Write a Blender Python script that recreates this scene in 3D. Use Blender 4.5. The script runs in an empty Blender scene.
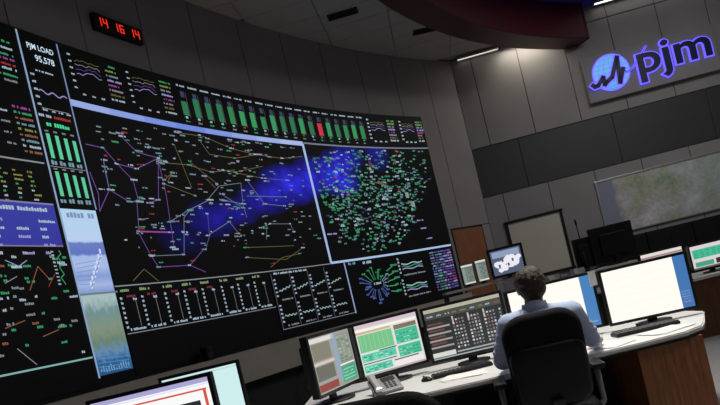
import bpy, bmesh, math, random
from mathutils import Vector, Matrix
random.seed(7)
PI = math.pi
scene = bpy.context.scene
COL = scene.collection

# ------------------------------------------------------------------ camera, light, exposure
F = 600.0; ROLL = math.radians(13.5); CR, SR = math.cos(ROLL), math.sin(ROLL)
PX, PY = 384.63, 305.09; EYE = 1.3
cam = bpy.data.cameras.new('camera'); cam.sensor_width = 36; cam.lens = F/720*36
cam.shift_x = (360-PX)/720; cam.shift_y = (PY-202.5)/720
cam.clip_end = 100
camo = bpy.data.objects.new('camera', cam); COL.objects.link(camo)
camo.matrix_world = Matrix(((CR, SR, 0, 0), (0, 0, -1, 0), (-SR, CR, 0, EYE), (0, 0, 0, 1)))
scene.camera = camo
w = bpy.data.worlds.new('world'); scene.world = w; w.use_nodes = True
w.node_tree.nodes['Background'].inputs[0].default_value = (.6, .65, .8, 1)
w.node_tree.nodes['Background'].inputs[1].default_value = .02
vs = scene.view_settings
vs.view_transform = 'Standard'; vs.look = 'None'; vs.exposure = 0.0; vs.gamma = 1; vs.use_curve_mapping = False

def area(name, loc, size, power, col, target=None, size_y=None, spread=PI):
    l = bpy.data.lights.new(name, 'AREA'); l.energy = power; l.color = col; l.size = size
    if size_y: l.shape = 'RECTANGLE'; l.size_y = size_y
    l.spread = spread
    o = bpy.data.objects.new(name, l); COL.objects.link(o); o.location = loc
    d = (Vector(target)-Vector(loc)) if target else Vector((0, 0, -1))
    o.rotation_euler = d.to_track_quat('-Z', 'Y').to_euler()
    return o
# area lights added as unseen fill from the raised tray, above the frame
area('tray_fill_front', (1.6, 4.6, 6.8), 1.6, 80, (1, .96, .90), (1.2, 4.0, .7), spread=math.radians(70))
area('tray_fill_centre', (6.0, 5.0, 6.8), 2.5, 60, (1, .95, .88))
area('tray_fill_back', (6.5, 9.6, 6.8), 2.5, 120, (1, .96, .94))
area('tray_fill_rear', (3.0, -1.5, 6.8), 2.5, 60, (1, .95, .9))

# ------------------------------------------------------------------ pixel -> place
def uv(x, y):
    dx, dy = x-PX, y-PY
    return dx*CR-dy*SR, -dx*SR-dy*CR
def at(x, y, D):
    u, v = uv(x, y); return Vector((u*D/F, D, EYE+v*D/F))
WC = (13.05, -.116); WR = 17.61            # plan circle of the curved wall
def S(x, y, R=WR):                         # pixel -> arc length, height on the curved wall
    u, v = uv(x, y); d = u/F
    a = d*d+1; b = -2*(d*WC[0]+WC[1]); c = WC[0]**2+WC[1]**2-R*R
    t = (-b+math.sqrt(b*b-4*a*c))/(2*a)
    return WR*math.atan2(t-WC[1], WC[0]-t*d), EYE+v*t/F
def W(s, z, lift=0.0):                     # arc length, height -> point; lift goes into the room
    a = s/WR; r = WR-lift
    return (WC[0]-r*math.cos(a), WC[1]+r*math.sin(a), z)
B0 = Vector((2.85, 14.24)); BD = Vector((5.68, -.6)).normalized(); BN = Vector((BD.y, -BD.x))
if BN.y > 0: BN = -BN
def BK(x, y):                              # pixel -> distance along back wall, height
    u, v = uv(x, y); d = Vector((u/F, 1))
    t = B0.dot(BN)/d.dot(BN)
    return (d*t-B0).dot(BD), EYE+v*t/F
def BP(t, z, lift=0.0):
    p = B0+BD*t+BN*lift; return Vector((p.x, p.y, z))

# ------------------------------------------------------------------ materials
MATS = {}
def mat(name, col, rough=.6, metal=0, noise=0, nscale=8, bump=0, spec=.5):
    if name in MATS: return MATS[name]
    m = bpy.data.materials.new(name); m.use_nodes = True; nt = m.node_tree; b = nt.nodes['Principled BSDF']
    b.inputs['Base Color'].default_value = (*col, 1); b.inputs['Roughness'].default_value = rough
    b.inputs['Metallic'].default_value = metal; b.inputs['Specular IOR Level'].default_value = spec
    if noise or bump:
        tc = nt.nodes.new('ShaderNodeTexCoord'); n = nt.nodes.new('ShaderNodeTexNoise')
        n.inputs['Scale'].default_value = nscale; n.inputs['Detail'].default_value = 5
        nt.links.new(tc.outputs['Object'], n.inputs['Vector'])
        if noise:
            r = nt.nodes.new('ShaderNodeValToRGB')
            r.color_ramp.elements[0].color = (*[c*(1-noise) for c in col], 1); r.color_ramp.elements[0].position = .3
            r.color_ramp.elements[1].color = (*[min(1, c*(1+noise)) for c in col], 1); r.color_ramp.elements[1].position = .7
            nt.links.new(n.outputs['Fac'], r.inputs[0]); nt.links.new(r.outputs[0], b.inputs['Base Color'])
        if bump:
            bp = nt.nodes.new('ShaderNodeBump'); bp.inputs['Strength'].default_value = bump; bp.inputs['Distance'].default_value = .01
            nt.links.new(n.outputs['Fac'], bp.inputs['Height']); nt.links.new(bp.outputs[0], b.inputs['Normal'])
    MATS[name] = m; return m
def emit(col, st=1.0):
    k = 'light_%d_%d_%d_%d' % (*[int(c*99) for c in col], int(st*100))
    if k in MATS: return MATS[k]
    m = bpy.data.materials.new(k); m.use_nodes = True; b = m.node_tree.nodes['Principled BSDF']
    b.inputs['Base Color'].default_value = (.01, .01, .01, 1); b.inputs['Roughness'].default_value = .4
    b.inputs['Emission Color'].default_value = (*col, 1); b.inputs['Emission Strength'].default_value = st
    MATS[k] = m; return m
def wood(name, c0, c1, scale=(14, 14, 1.2), rough=.45):
    m = bpy.data.materials.new(name); m.use_nodes = True; nt = m.node_tree; b = nt.nodes['Principled BSDF']
    tc = nt.nodes.new('ShaderNodeTexCoord'); mp = nt.nodes.new('ShaderNodeMapping'); mp.inputs['Scale'].default_value = scale
    n = nt.nodes.new('ShaderNodeTexNoise'); n.inputs['Scale'].default_value = 3; n.inputs['Detail'].default_value = 8; n.inputs['Distortion'].default_value = .6
    r = nt.nodes.new('ShaderNodeValToRGB'); r.color_ramp.elements[0].color = (*c0, 1); r.color_ramp.elements[1].color = (*c1, 1)
    r.color_ramp.elements[0].position = .35; r.color_ramp.elements[1].position = .65
    nt.links.new(tc.outputs['Object'], mp.inputs[0]); nt.links.new(mp.outputs[0], n.inputs[0]); nt.links.new(n.outputs[0], r.inputs[0])
    nt.links.new(r.outputs[0], b.inputs['Base Color']); b.inputs['Roughness'].default_value = rough
    return m
M_PANEL = mat('grey_wall_panel', (.29, .28, .28), .8, noise=.06, nscale=1.5, bump=.05)
M_JOINT = mat('dark_joint', (.05, .05, .05), .9)
M_BAND = mat('charcoal_panel', (.045, .047, .05), .55, noise=.05)
M_GRID = mat('ceiling_grid', (.48, .44, .40), .9)
M_CEIL = mat('ceiling_tile', (.62, .57, .51), .9, noise=.05, nscale=30, bump=.2)
M_CARPET = mat('grey_carpet', (.22, .22, .22), .95, noise=.25, nscale=60, bump=.5)
M_RED = mat('dark_red_paint', (.075, .007, .006), .38, noise=.05)
M_TRAYGLOW = mat('ceiling_painted_blue_light', (.07, .05, .42), .7)  # blue cove light on the raised ceiling, put into its base colour
M_BLACK = mat('black_plastic', (.009, .009, .010), .45, spec=.3)
M_GLOSS = mat('black_bezel', (.01, .01, .01), .3)
M_SCREEN = mat('black_screen', (.010, .010, .013), .55, spec=.25)
M_DARKM = mat('dark_metal', (.05, .05, .055), .4, .6)
M_GREYP = mat('grey_plastic', (.25, .25, .26), .45)
M_SILVER = mat('brushed_silver', (.55, .55, .56), .35, .8)
M_DESK = mat('light_laminate', (.68, .67, .65), .4, noise=.04, nscale=20)
M_FABRIC = mat('black_upholstery', (.007, .007, .008), .85, noise=.2, nscale=90, bump=.3, spec=.2)
M_PAPER = mat('white_paper', (.75, .74, .70), .8)
M_BOARD = mat('pale_board', (.66, .64, .53), .6, noise=.03, nscale=2)
M_WOOD = wood('brown_wood', (.20, .065, .02), (.34, .13, .045))
M_WOODD = wood('dark_brown_wood', (.08, .03, .013), (.13, .05, .02))
M_DOOR = wood('door_wood', (.27, .10, .045), (.36, .15, .07))
M_PLINTH = mat('beige_grey_plinth', (.46, .43, .37), .75, noise=.05, nscale=3)
M_VOID = mat('charcoal_base', (.03, .03, .028), .8)

# ------------------------------------------------------------------ mesh helpers
def link(name, me, parent=None, mats=None):
    o = bpy.data.objects.new(name, me); COL.objects.link(o)
    if mats:
        for m in (mats if isinstance(mats, list) else [mats]): me.materials.append(m)
    if parent: o.parent = parent
    return o
def raw(name, v, f, m, parent=None, smooth=False, mi=None):
    me = bpy.data.meshes.new(name); me.from_pydata([tuple(p) for p in v], [], f)
    o = link(name, me, parent, m)
    if mi: me.polygons.foreach_set('material_index', mi)
    if smooth: me.polygons.foreach_set('use_smooth', [True]*len(me.polygons))
    me.update(); return o
def tag(o, label, cat, group=None):
    o['label'] = label; o['category'] = cat
    if group: o['group'] = group
    return o
def struct(o, label=None, cat=None):
    o['kind'] = 'structure'
    if label: o['label'] = label
    if cat: o['category'] = cat
    return o
def empty(name, loc=(0, 0, 0), rz=0):
    o = bpy.data.objects.new(name, None); COL.objects.link(o); o.location = loc; o.rotation_euler = (0, 0, rz); o.empty_display_size = .1
    return o
def bm_obj(name, bm, m, parent=None, smooth=False):
    me = bpy.data.meshes.new(name); bmesh.ops.recalc_face_normals(bm, faces=bm.faces); bm.to_mesh(me); bm.free()
    if smooth: me.polygons.foreach_set('use_smooth', [True]*len(me.polygons))
    return link(name, me, parent, m)
def add_box(bm, c, d, rz=0, rx=0, ry=0, bev=0):
    M = Matrix.Translation(c) @ Matrix.Rotation(rz, 4, 'Z') @ Matrix.Rotation(ry, 4, 'Y') @ Matrix.Rotation(rx, 4, 'X') @ Matrix.Diagonal((*d, 1))
    r = bmesh.ops.create_cube(bm, size=1, matrix=M)
    if bev:
        es = list({e for v in r['verts'] for e in v.link_edges})
        bmesh.ops.bevel(bm, geom=es, offset=bev, segments=2, affect='EDGES', profile=.6)
def box(name, c, d, m, parent=None, bev=0, **k):
    bm = bmesh.new(); add_box(bm, c, d, bev=bev, **k); return bm_obj(name, bm, m, parent)
def add_cyl(bm, p, q, r0, r1=None, n=16):
    p, q = Vector(p), Vector(q); d = q-p; r1 = r0 if r1 is None else r1
    M = Matrix.Translation((p+q)/2) @ d.to_track_quat('Z', 'Y').to_matrix().to_4x4()
    bmesh.ops.create_cone(bm, cap_ends=True, segments=n, radius1=r0, radius2=r1, depth=d.length, matrix=M)
def cyl(name, p, q, r, m, parent=None, r1=None, n=16, smooth=True):
    bm = bmesh.new(); add_cyl(bm, p, q, r, r1, n); o = bm_obj(name, bm, m, parent)
    if smooth: o.data.polygons.foreach_set('use_smooth', [len(f.vertices) == 4 for f in o.data.polygons])
    return o
def add_tube(bm, pts, r, n=8):
    for a, b in zip(pts, pts[1:]):
        add_cyl(bm, a, b, r, n=n)
        bmesh.ops.create_uvsphere(bm, u_segments=n, v_segments=6, radius=r, matrix=Matrix.Translation(b))
def tube(name, pts, r, m, parent=None, n=8):
    bm = bmesh.new(); add_tube(bm, pts, r, n); return bm_obj(name, bm, m, parent, True)
def curved_slab(name, s0, s1, z0, z1, l0, l1, m, parent=None, step=.35):
    """slab following the curved wall; l0/l1 = lift of back and front face"""
    n = max(1, math.ceil((s1-s0)/step)); v = []; f = []
    for i in range(n+1):
        s = s0+(s1-s0)*i/n
        v += [W(s, z0, l0), W(s, z0, l1), W(s, z1, l1), W(s, z1, l0)]
    for i in range(n):
        a = 4*i; b = a+4
        for k in range(4): f.append((a+k, a+(k+1) % 4, b+(k+1) % 4, b+k))
    f += [(3, 2, 1, 0), (4*n, 4*n+1, 4*n+2, 4*n+3)]
    o = raw(name, v, f, m, parent)
    bm = bmesh.new(); bm.from_mesh(o.data); bmesh.ops.recalc_face_normals(bm, faces=bm.faces); bm.to_mesh(o.data); bm.free()
    uvl = o.data.uv_layers.new(name='wall_uv')
    for lp in o.data.loops:
        p = o.data.vertices[lp.vertex_index].co
        uvl.data[lp.index].uv = (WR*math.atan2(p.y-WC[1], WC[0]-p.x), p.z)
    return o
def extrude_poly(name, pts, z0, z1, m, parent=None, bev=0):
    bm = bmesh.new(); vs_ = [bm.verts.new((x, y, z0)) for x, y in pts]; fa = bm.faces.new(vs_)
    r = bmesh.ops.extrude_face_region(bm, geom=[fa]); bmesh.ops.translate(bm, verts=[e for e in r['geom'] if isinstance(e, bmesh.types.BMVert)], vec=(0, 0, z1-z0))
    if bev: bmesh.ops.bevel(bm, geom=[e for e in bm.edges if abs(e.verts[0].co.z-e.verts[1].co.z) < 1e-6], offset=bev, segments=2, affect='EDGES')
    return bm_obj(name, bm, m, parent)
def text_mesh(txt, offset=0.0):
    cu = bpy.data.curves.new('t', 'FONT'); cu.body = txt; cu.size = 1; cu.offset = offset; cu.resolution_u = 4
    o = bpy.data.objects.new('t', cu); COL.objects.link(o)
    dg = bpy.context.evaluated_depsgraph_get(); me = o.evaluated_get(dg).to_mesh()
    v = [(p.co.x, p.co.y) for p in me.vertices]; f = [tuple(p.vertices) for p in me.polygons]
    bpy.data.objects.remove(o); bpy.data.curves.remove(cu)
    return v, f
def bounds(v):
    xs = [p[0] for p in v]; ys = [p[1] for p in v]; return min(xs), min(ys), max(xs), max(ys)

class Canvas:
    """flat print on a display: quads by colour, mapped to space by a function pt(a, b)"""
    def __init__(self, pt, step=.35): self.pt = pt; self.v = []; self.f = []; self.m = []; self.mats = []; self.step = step
    def mi(self, col):
        m = emit(*col) if isinstance(col, tuple) else col
        if m not in self.mats: self.mats.append(m)
        return self.mats.index(m)
    def quad(self, a, b, c, d, col):
        k = self.mi(col); L = max(math.dist(a, b), math.dist(d, c)); n = max(1, math.ceil(L/self.step)); i0 = len(self.v)
        for i in range(n+1):
            t = i/n
            self.v += [self.pt(a[0]+(b[0]-a[0])*t, a[1]+(b[1]-a[1])*t), self.pt(d[0]+(c[0]-d[0])*t, d[1]+(c[1]-d[1])*t)]
        for i in range(n): self.f.append((i0+2*i, i0+2*i+2, i0+2*i+3, i0+2*i+1)); self.m.append(k)
    def rect(self, x0, y0, x1, y1, col): self.quad((x0, y0), (x1, y0), (x1, y1), (x0, y1), col)
    def line(self, p, q, w_, col):
        d = Vector(q)-Vector(p)
        if d.length < 1e-6: return
        n = Vector((-d.y, d.x)).normalized()*w_/2
        self.quad((p[0]-n.x, p[1]-n.y), (q[0]-n.x, q[1]-n.y), (q[0]+n.x, q[1]+n.y), (p[0]+n.x, p[1]+n.y), col)
    def poly(self, pts, w_, col):
        for a, b in zip(pts, pts[1:]): self.line(a, b, w_, col)
    def label(self, x, y, w_, h, col):
        """illegible line of small print: a run of character-sized marks"""
        n = max(1, round(w_/(h*.75))); cw = w_/n
        for i in range(n):
            if n > 3 and random.random() < .12: continue
            hh = h*random.choice((.75, 1, 1, .85))
            self.rect(x+i*cw, y, x+(i+.78)*cw, y+hh, col)
    def text(self, txt, x, y, w_, h, col, offset=.01):
        v, f = text_mesh(txt, offset); x0, y0, x1, y1 = bounds(v); k = self.mi(col); i0 = len(self.v)
        self.v += [self.pt(x+(p[0]-x0)/(x1-x0)*w_, y+(p[1]-y0)/(y1-y0)*h) for p in v]
        for q in f: self.f.append(tuple(i0+i for i in q)); self.m.append(k)
    def build(self, name, parent):
        if not self.f: return None
        return raw(name, self.v, self.f, self.mats, parent, mi=self.m)

# ------------------------------------------------------------------ the room
S_NEAR, S_END = -3.0, 16.80
arc = [W(S_NEAR+(S_END-S_NEAR)*i/40, 0)[:2] for i in range(41)]
RIGHT = 8.8; XR = 12.0
bkr = BP(9.3, 0)
poly_room = arc+[(bkr.x, bkr.y), (bkr.x, arc[0][1])]
floor = struct(extrude_poly('floor', poly_room, -.12, 0, M_CARPET), 'grey carpeted control room floor', 'floor')
CEIL = 6.57; TRAY = 6.92
# fascia circle through measured points of its outer lower edge
fp = [(1.01, 9.64), (1.69, 10.73), (2.49, 11.77), (3.88, 12.96), (5.5, 14.0)]
import numpy as np
A_ = np.array([[2*x, 2*y, 1] for x, y in fp]); b_ = np.array([x*x+y*y for x, y in fp])
fs = np.linalg.lstsq(A_, b_, rcond=None)[0]; FC = (float(fs[0]), float(fs[1])); FR = float(math.sqrt(fs[2]+FC[0]**2+FC[1]**2))
def fang(p): return math.atan2(p[1]-FC[1], FC[0]-p[0])
fa1 = fang((5.75, 13.92)); fa0 = fang((1.01, 9.64))-1.0
def FPt(a, r): return (FC[0]-r*math.cos(a), FC[1]+r*math.sin(a))
# lower ceiling backing: ring between curved wall and bulkhead
ring = [W(S_NEAR+(S_END-S_NEAR)*i/40, 0)[:2] for i in range(41)]
inner = [FPt(fa1+(fa0-fa1)*i/30, FR-.2) for i in range(31)]
ceil = struct(extrude_poly('ceiling', ring+inner, CEIL+.02, CEIL+.1, M_GRID), 'low grey tiled ceiling along the curved wall', 'ceiling')
bm = bmesh.new(); add_box(bm, (0, 0, 0), (1.185, .585, .03), bev=.006); tile_me = bpy.data.meshes.new('ceiling_tile'); bm.to_mesh(tile_me); bm.free(); tile_me.materials.append(M_CEIL)
yaw_b = math.atan2(BD.y, BD.x)
for i in range(-9, 6):
    for j in range(-28, 1):
        t, dl = (i+.5)*1.2, -(j-.5)*.6-.3
        p = B0+BD*t+BN*dl
        r = math.hypot(p.x-WC[0], p.y-WC[1]); rf = math.hypot(p.x-FC[0], p.y-FC[1])
        if p.y > 1 and r < WR+.62 and rf > FR+.12 and dl > .2:
            o = bpy.data.objects.new('ceiling_tile', tile_me); COL.objects.link(o); o.location = (p.x, p.y, CEIL); o.rotation_euler = (0, 0, yaw_b); o.parent = ceil
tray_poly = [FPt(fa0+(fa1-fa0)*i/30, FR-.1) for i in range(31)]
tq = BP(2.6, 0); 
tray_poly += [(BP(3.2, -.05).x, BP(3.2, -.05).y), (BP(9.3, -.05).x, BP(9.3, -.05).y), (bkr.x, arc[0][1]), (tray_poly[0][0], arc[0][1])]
tray = extrude_poly('raised_tray', tray_poly, TRAY, TRAY+.1, M_TRAYGLOW, ceil)
tray['label'] = 'raised ceiling beyond the red bulkhead, blue light painted in as indigo'
# red bulkhead
v = []; f = []; n = 48
for i in range(n+1):
    a = fa0+(fa1-fa0)*i/n
    for r, z in ((FR, 6.10), (FR-.55, 6.10), (FR-.55, TRAY), (FR, TRAY)): v.append((*FPt(a, r), z))
for i in range(n):
    for k in range(4): f.append((4*i+k, 4*i+(k+1) % 4, 4*i+4+(k+1) % 4, 4*i+4+k))
f += [(0, 1, 2, 3), (4*n+3, 4*n+2, 4*n+1, 4*n)]
o = struct(raw('trim_1', v, f, M_RED), 'dark red curved bulkhead hanging under the ceiling', 'bulkhead')
o.modifiers.new('bevel', 'BEVEL').width = .02

# curved left wall: core, panels, plinth
wall_left = struct(curved_slab('wall_left', S_NEAR, S_END, 0, CEIL+.3, -.25, -.03, M_JOINT), 'curved grey panelled wall behind the giant video wall', 'wall')
Z0S, Z1S = 1.18, 5.18; SS0, SS1 = 1.0, 15.36
edges = [9.84+1.01*k for k in range(-8, 7)]
edges = [S_NEAR+.02]+[9.84-1.01*k for k in range(12, 8, -1)]+edges
edges = sorted(set(round(e, 3) for e in edges))
DOOR0, DOOR1 = S(450, 231)[0]+.05, S(481, 227)[0]
for a, b in zip(edges, edges[1:]+[S_END]):
    if b-a < .1 or a > 15.6: continue
    curved_slab('wall_panel', a+.008, b-.008 if b < SS1 else SS1, Z1S, CEIL, -.03, 0, M_PANEL, wall_left)
curved_slab('wall_panel', SS1, DOOR0-.02, 0, 2.612, -.03, 0, M_PANEL, wall_left)
curved_slab('wall_panel', SS1, 15.892, 2.62, CEIL, -.03, 0, M_PANEL, wall_left)
curved_slab('wall_panel', 15.908, S_END, 2.62, CEIL, -.03, 0, M_PANEL, wall_left)
curved_slab('wall_panel', DOOR1+.02, S_END, 0, 2.604, -.03, 0, M_PANEL, wall_left)
door = struct(curved_slab('door_1', DOOR0, DOOR1, 0, 2.57, -.03, .02, M_DOOR), 'brown wooden door between the screens and the room corner', 'door')
curved_slab('door_frame', DOOR0-.018, DOOR0, 0, 2.6, -.03, .03, M_JOINT, door); curved_slab('door_frame', DOOR1, DOOR1+.018, 0, 2.6, -.03, .03, M_JOINT, door)
p0 = W(DOOR0+.08, 1.05, .02); p1 = W(DOOR0+.08, 1.05, .07); p2 = W(DOOR0+.2, 1.05, .07)
tube('door_handle', [p0, p1, p2], .012, M_SILVER, door)
plinth = struct(curved_slab('trim_2', S_NEAR+.1, SS1, .70, 1.13, 0, .30, M_PLINTH), 'beige grey ledge running below the video wall', 'ledge')
struct(curved_slab('trim_3', S_NEAR+.1, SS1, 0, .70, 0, .12, M_VOID), 'charcoal base under the video wall ledge', 'wall base')
# back wall
TB1 = 9.25
def bslab(name, t0, t1, z0, z1, l0, l1, m, parent=None, bev=0):
    c = BP((t0+t1)/2, (z0+z1)/2, (l0+l1)/2)
    return box(name, c, (t1-t0, l1-l0, z1-z0), m, parent, bev, rz=yaw_b)
wall_back = struct(bslab('wall_back', -.15, TB1, 0, 7.2, -.3, -.03, M_JOINT), 'grey panelled back wall carrying the glowing sign', 'wall')
j0 = BK(502, 192)[0]; step = (BK(640, 155.6)[0]-j0)/3
te = [0.01]+[j0+step*k for k in range(0, 9) if j0+step*k < TB1-.1]+[TB1]
for a, b in zip(te, te[1:]):
    bslab('wall_panel', a+.008, b-.008, .02, 3.21, -.03, 0, M_PANEL, wall_back, .004)
    bslab('wall_panel', a+.008, b-.008, 4.40, 6.56, -.03, 0, M_PANEL, wall_back, .004)
    if (a+b)/2 > 2.2: bslab('wall_panel', a+.008, b-.008, 6.58, 7.0, -.03, 0, M_PANEL, wall_back, .004)
tb = [0.01, BK(520, 148)[0], BK(614, 125)[0], BK(708, 100)[0], TB1]
for a, b in zip(tb, tb[1:]): bslab('band_panel', a+.006, b-.006, 3.225, 4.385, -.03, -.008, M_BAND, wall_back, .004)
struct(raw('wall_right', [(bkr.x, bkr.y, 0), (bkr.x, arc[0][1], 0), (bkr.x, arc[0][1], 7), (bkr.x, bkr.y, 7)], [(0, 1, 2, 3)], M_PANEL), 'plain grey side wall on the right', 'wall')
struct(raw('wall_rear', [(arc[0][0], arc[0][1], 0), (bkr.x, arc[0][1], 0), (bkr.x, arc[0][1], 7), (arc[0][0], arc[0][1], 7)], [(0, 1, 2, 3)], M_PANEL), 'plain grey wall behind the camera', 'wall')

# ------------------------------------------------------------------ lamps and vents in the ceilings
def ceiling_lamp(t0, t1, lift, z, power_col, st, label):
    e = empty('linear_ceiling_light', BP((t0+t1)/2, z, lift)); e.rotation_euler = (0, 0, yaw_b)
    L = t1-t0
    bm = bmesh.new(); add_box(bm, (0, -.055, 0), (L+.04, .02, .05)); add_box(bm, (0, .055, 0), (L+.04, .02, .05)); add_box(bm, (-L/2-.01, 0, 0), (.02, .1, .05)); add_box(bm, (L/2+.01, 0, 0), (.02, .1, .05)); add_box(bm, (0, 0, .02), (L, .1, .01))
    bm_obj('housing', bm, M_SILVER, e)
    raw('diffuser', [(-L/2, -.045, -.01), (L/2, -.045, -.01), (L/2, .045, -.01), (-L/2, .045, -.01)], [(0, 3, 2, 1)], emit(power_col, st), e)
    tag(e, label, 'ceiling light'); return e
ceiling_lamp(BK(500, 50)[0], BK(556, 40)[0], .25, CEIL-.045, (1, .93, .78), 48, 'slim white ceiling light washing the back wall left of the red bulkhead')
ceiling_lamp(BK(457, 60)[0], BK(497, 50)[0], .09, CEIL-.045, (1, .95, .85), .9, 'dim glowing strip added for the lit ceiling edge beside the curved wall')  # added emissive strip, stands in for light on the ceiling edge
ceiling_lamp(BK(586, 8)[0]+.15, 8.6, .16, TRAY-.03, (1, .95, .9), 3.5, 'slim white light line where the raised ceiling meets the back wall')
for k, ((x0, y0), (x1, y1)) in enumerate((((328, 17), (357, 8.5)), ((413, 32), (435, 27)))):
    def onc(x, y):
        u, v_ = uv(x, y); D = F*(CEIL-EYE)/v_; return Vector((u*D/F, D, CEIL))
    a, b = onc(x0, y0), onc(x1, y1); c = (a+b)/2; L = (b-a).length
    e = empty('ceiling_vent', (c.x, c.y, CEIL-.02)); e.rotation_euler = (0, 0, math.atan2(b.y-a.y, b.x-a.x))
    hw = .10
    bm = bmesh.new()
    for sy in (-1, 1): add_box(bm, (0, sy*hw, 0), (L, .02, .03))
    for sx in (-1, 1): add_box(bm, (sx*L/2, 0, 0), (.02, 2*hw, .03))
    bm_obj('frame', bm, M_DARKM, e)
    box('backing', (0, 0, .008), (L-.02, 2*hw-.02, .008), M_BLACK, e)
    for q in range(4): box('slat', (0, -hw+.04*(q+1), -.005), (L-.03, .012, .02), M_BLACK, e, rx=.5)
    tag(e, 'dark slotted air vent in the ceiling, ' + ('nearer the top centre of the photo' if k == 0 else 'smaller and closer to the red bulkhead'), 'vent', 'ceiling vents')

# ------------------------------------------------------------------ the video wall
VW = empty('video_wall', W(8, 1.13, .02))
VW_INV = Matrix.Translation(-Vector(VW.location))
tag(VW, 'giant curved video wall of dark power grid maps and charts', 'video wall')
def adopt(o, parent=None):
    o.parent = parent or VW; return o
def vslab(name, s0, s1, z0, z1, l0, l1, m, parent=None):
    o = curved_slab(name, s0, s1, z0, z1, l0, l1, m); o.parent = VW; o.matrix_parent_inverse = VW_INV; return o
vslab('screen_housing', SS0, SS1, 1.13, Z1S, 0.002, .05, M_BLACK)
LF = .066
def panel(name, s0, s1, z0, z1, m=None, label=None):
    o = vslab(name, s0, s1, z0, z1, .05, .06, m or M_SCREEN)
    if label: o['label'] = label
    return o
def canvas(): return Canvas(lambda a, b: W(a, b, LF))
def done(c, name, par):
    o = c.build(name, par)
    return o
SA, SB = 6.825, 7.325                       # the bright dividers either side of the load column
SM = (S(302, 147)[0]+S(327, 262)[0])/2      # divider between the two maps
SQ = S(348, 290)[0]                         # divider in the bottom row
SC = S(272, 300)[0]
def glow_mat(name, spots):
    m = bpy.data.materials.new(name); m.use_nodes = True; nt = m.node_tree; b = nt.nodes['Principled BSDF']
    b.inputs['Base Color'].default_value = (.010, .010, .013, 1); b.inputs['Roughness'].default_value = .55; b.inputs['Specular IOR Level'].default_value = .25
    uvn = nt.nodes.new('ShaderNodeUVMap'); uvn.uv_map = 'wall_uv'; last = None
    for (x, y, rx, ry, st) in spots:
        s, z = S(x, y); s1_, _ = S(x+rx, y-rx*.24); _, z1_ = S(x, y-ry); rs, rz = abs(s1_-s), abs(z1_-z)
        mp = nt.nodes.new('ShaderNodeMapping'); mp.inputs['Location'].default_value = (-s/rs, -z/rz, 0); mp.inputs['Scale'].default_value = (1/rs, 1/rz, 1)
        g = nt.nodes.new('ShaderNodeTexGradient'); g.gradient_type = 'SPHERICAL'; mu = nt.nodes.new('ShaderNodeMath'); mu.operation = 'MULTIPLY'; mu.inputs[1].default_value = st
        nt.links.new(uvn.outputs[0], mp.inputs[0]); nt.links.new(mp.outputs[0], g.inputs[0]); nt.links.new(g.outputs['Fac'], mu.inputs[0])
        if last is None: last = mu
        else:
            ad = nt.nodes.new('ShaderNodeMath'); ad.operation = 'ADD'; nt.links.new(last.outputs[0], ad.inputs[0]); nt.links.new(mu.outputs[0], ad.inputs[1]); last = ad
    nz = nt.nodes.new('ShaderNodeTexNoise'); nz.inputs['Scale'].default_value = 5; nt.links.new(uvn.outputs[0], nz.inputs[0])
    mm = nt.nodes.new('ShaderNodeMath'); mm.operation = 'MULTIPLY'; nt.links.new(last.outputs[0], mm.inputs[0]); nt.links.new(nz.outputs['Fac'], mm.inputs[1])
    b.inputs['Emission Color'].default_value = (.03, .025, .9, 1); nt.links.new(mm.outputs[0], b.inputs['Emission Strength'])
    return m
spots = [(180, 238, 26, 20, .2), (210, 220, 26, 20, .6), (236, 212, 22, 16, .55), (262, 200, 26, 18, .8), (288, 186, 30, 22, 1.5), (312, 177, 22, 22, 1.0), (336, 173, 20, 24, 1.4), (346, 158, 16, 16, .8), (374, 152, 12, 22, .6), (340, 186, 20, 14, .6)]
M_GLOW = glow_mat('map_display_painted_glow', spots)  # soft blue glow band painted into the map panels as emission
P_LEFT = panel('status_display', SS0+.02, SA-.012, Z0S, Z1S-.01, label='left display column of tables and a regional map')
P_LOAD = panel('load_display', SA+.012, SB-.012, 3.16, Z1S-.01, label='load column with line chart and green bars')
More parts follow.
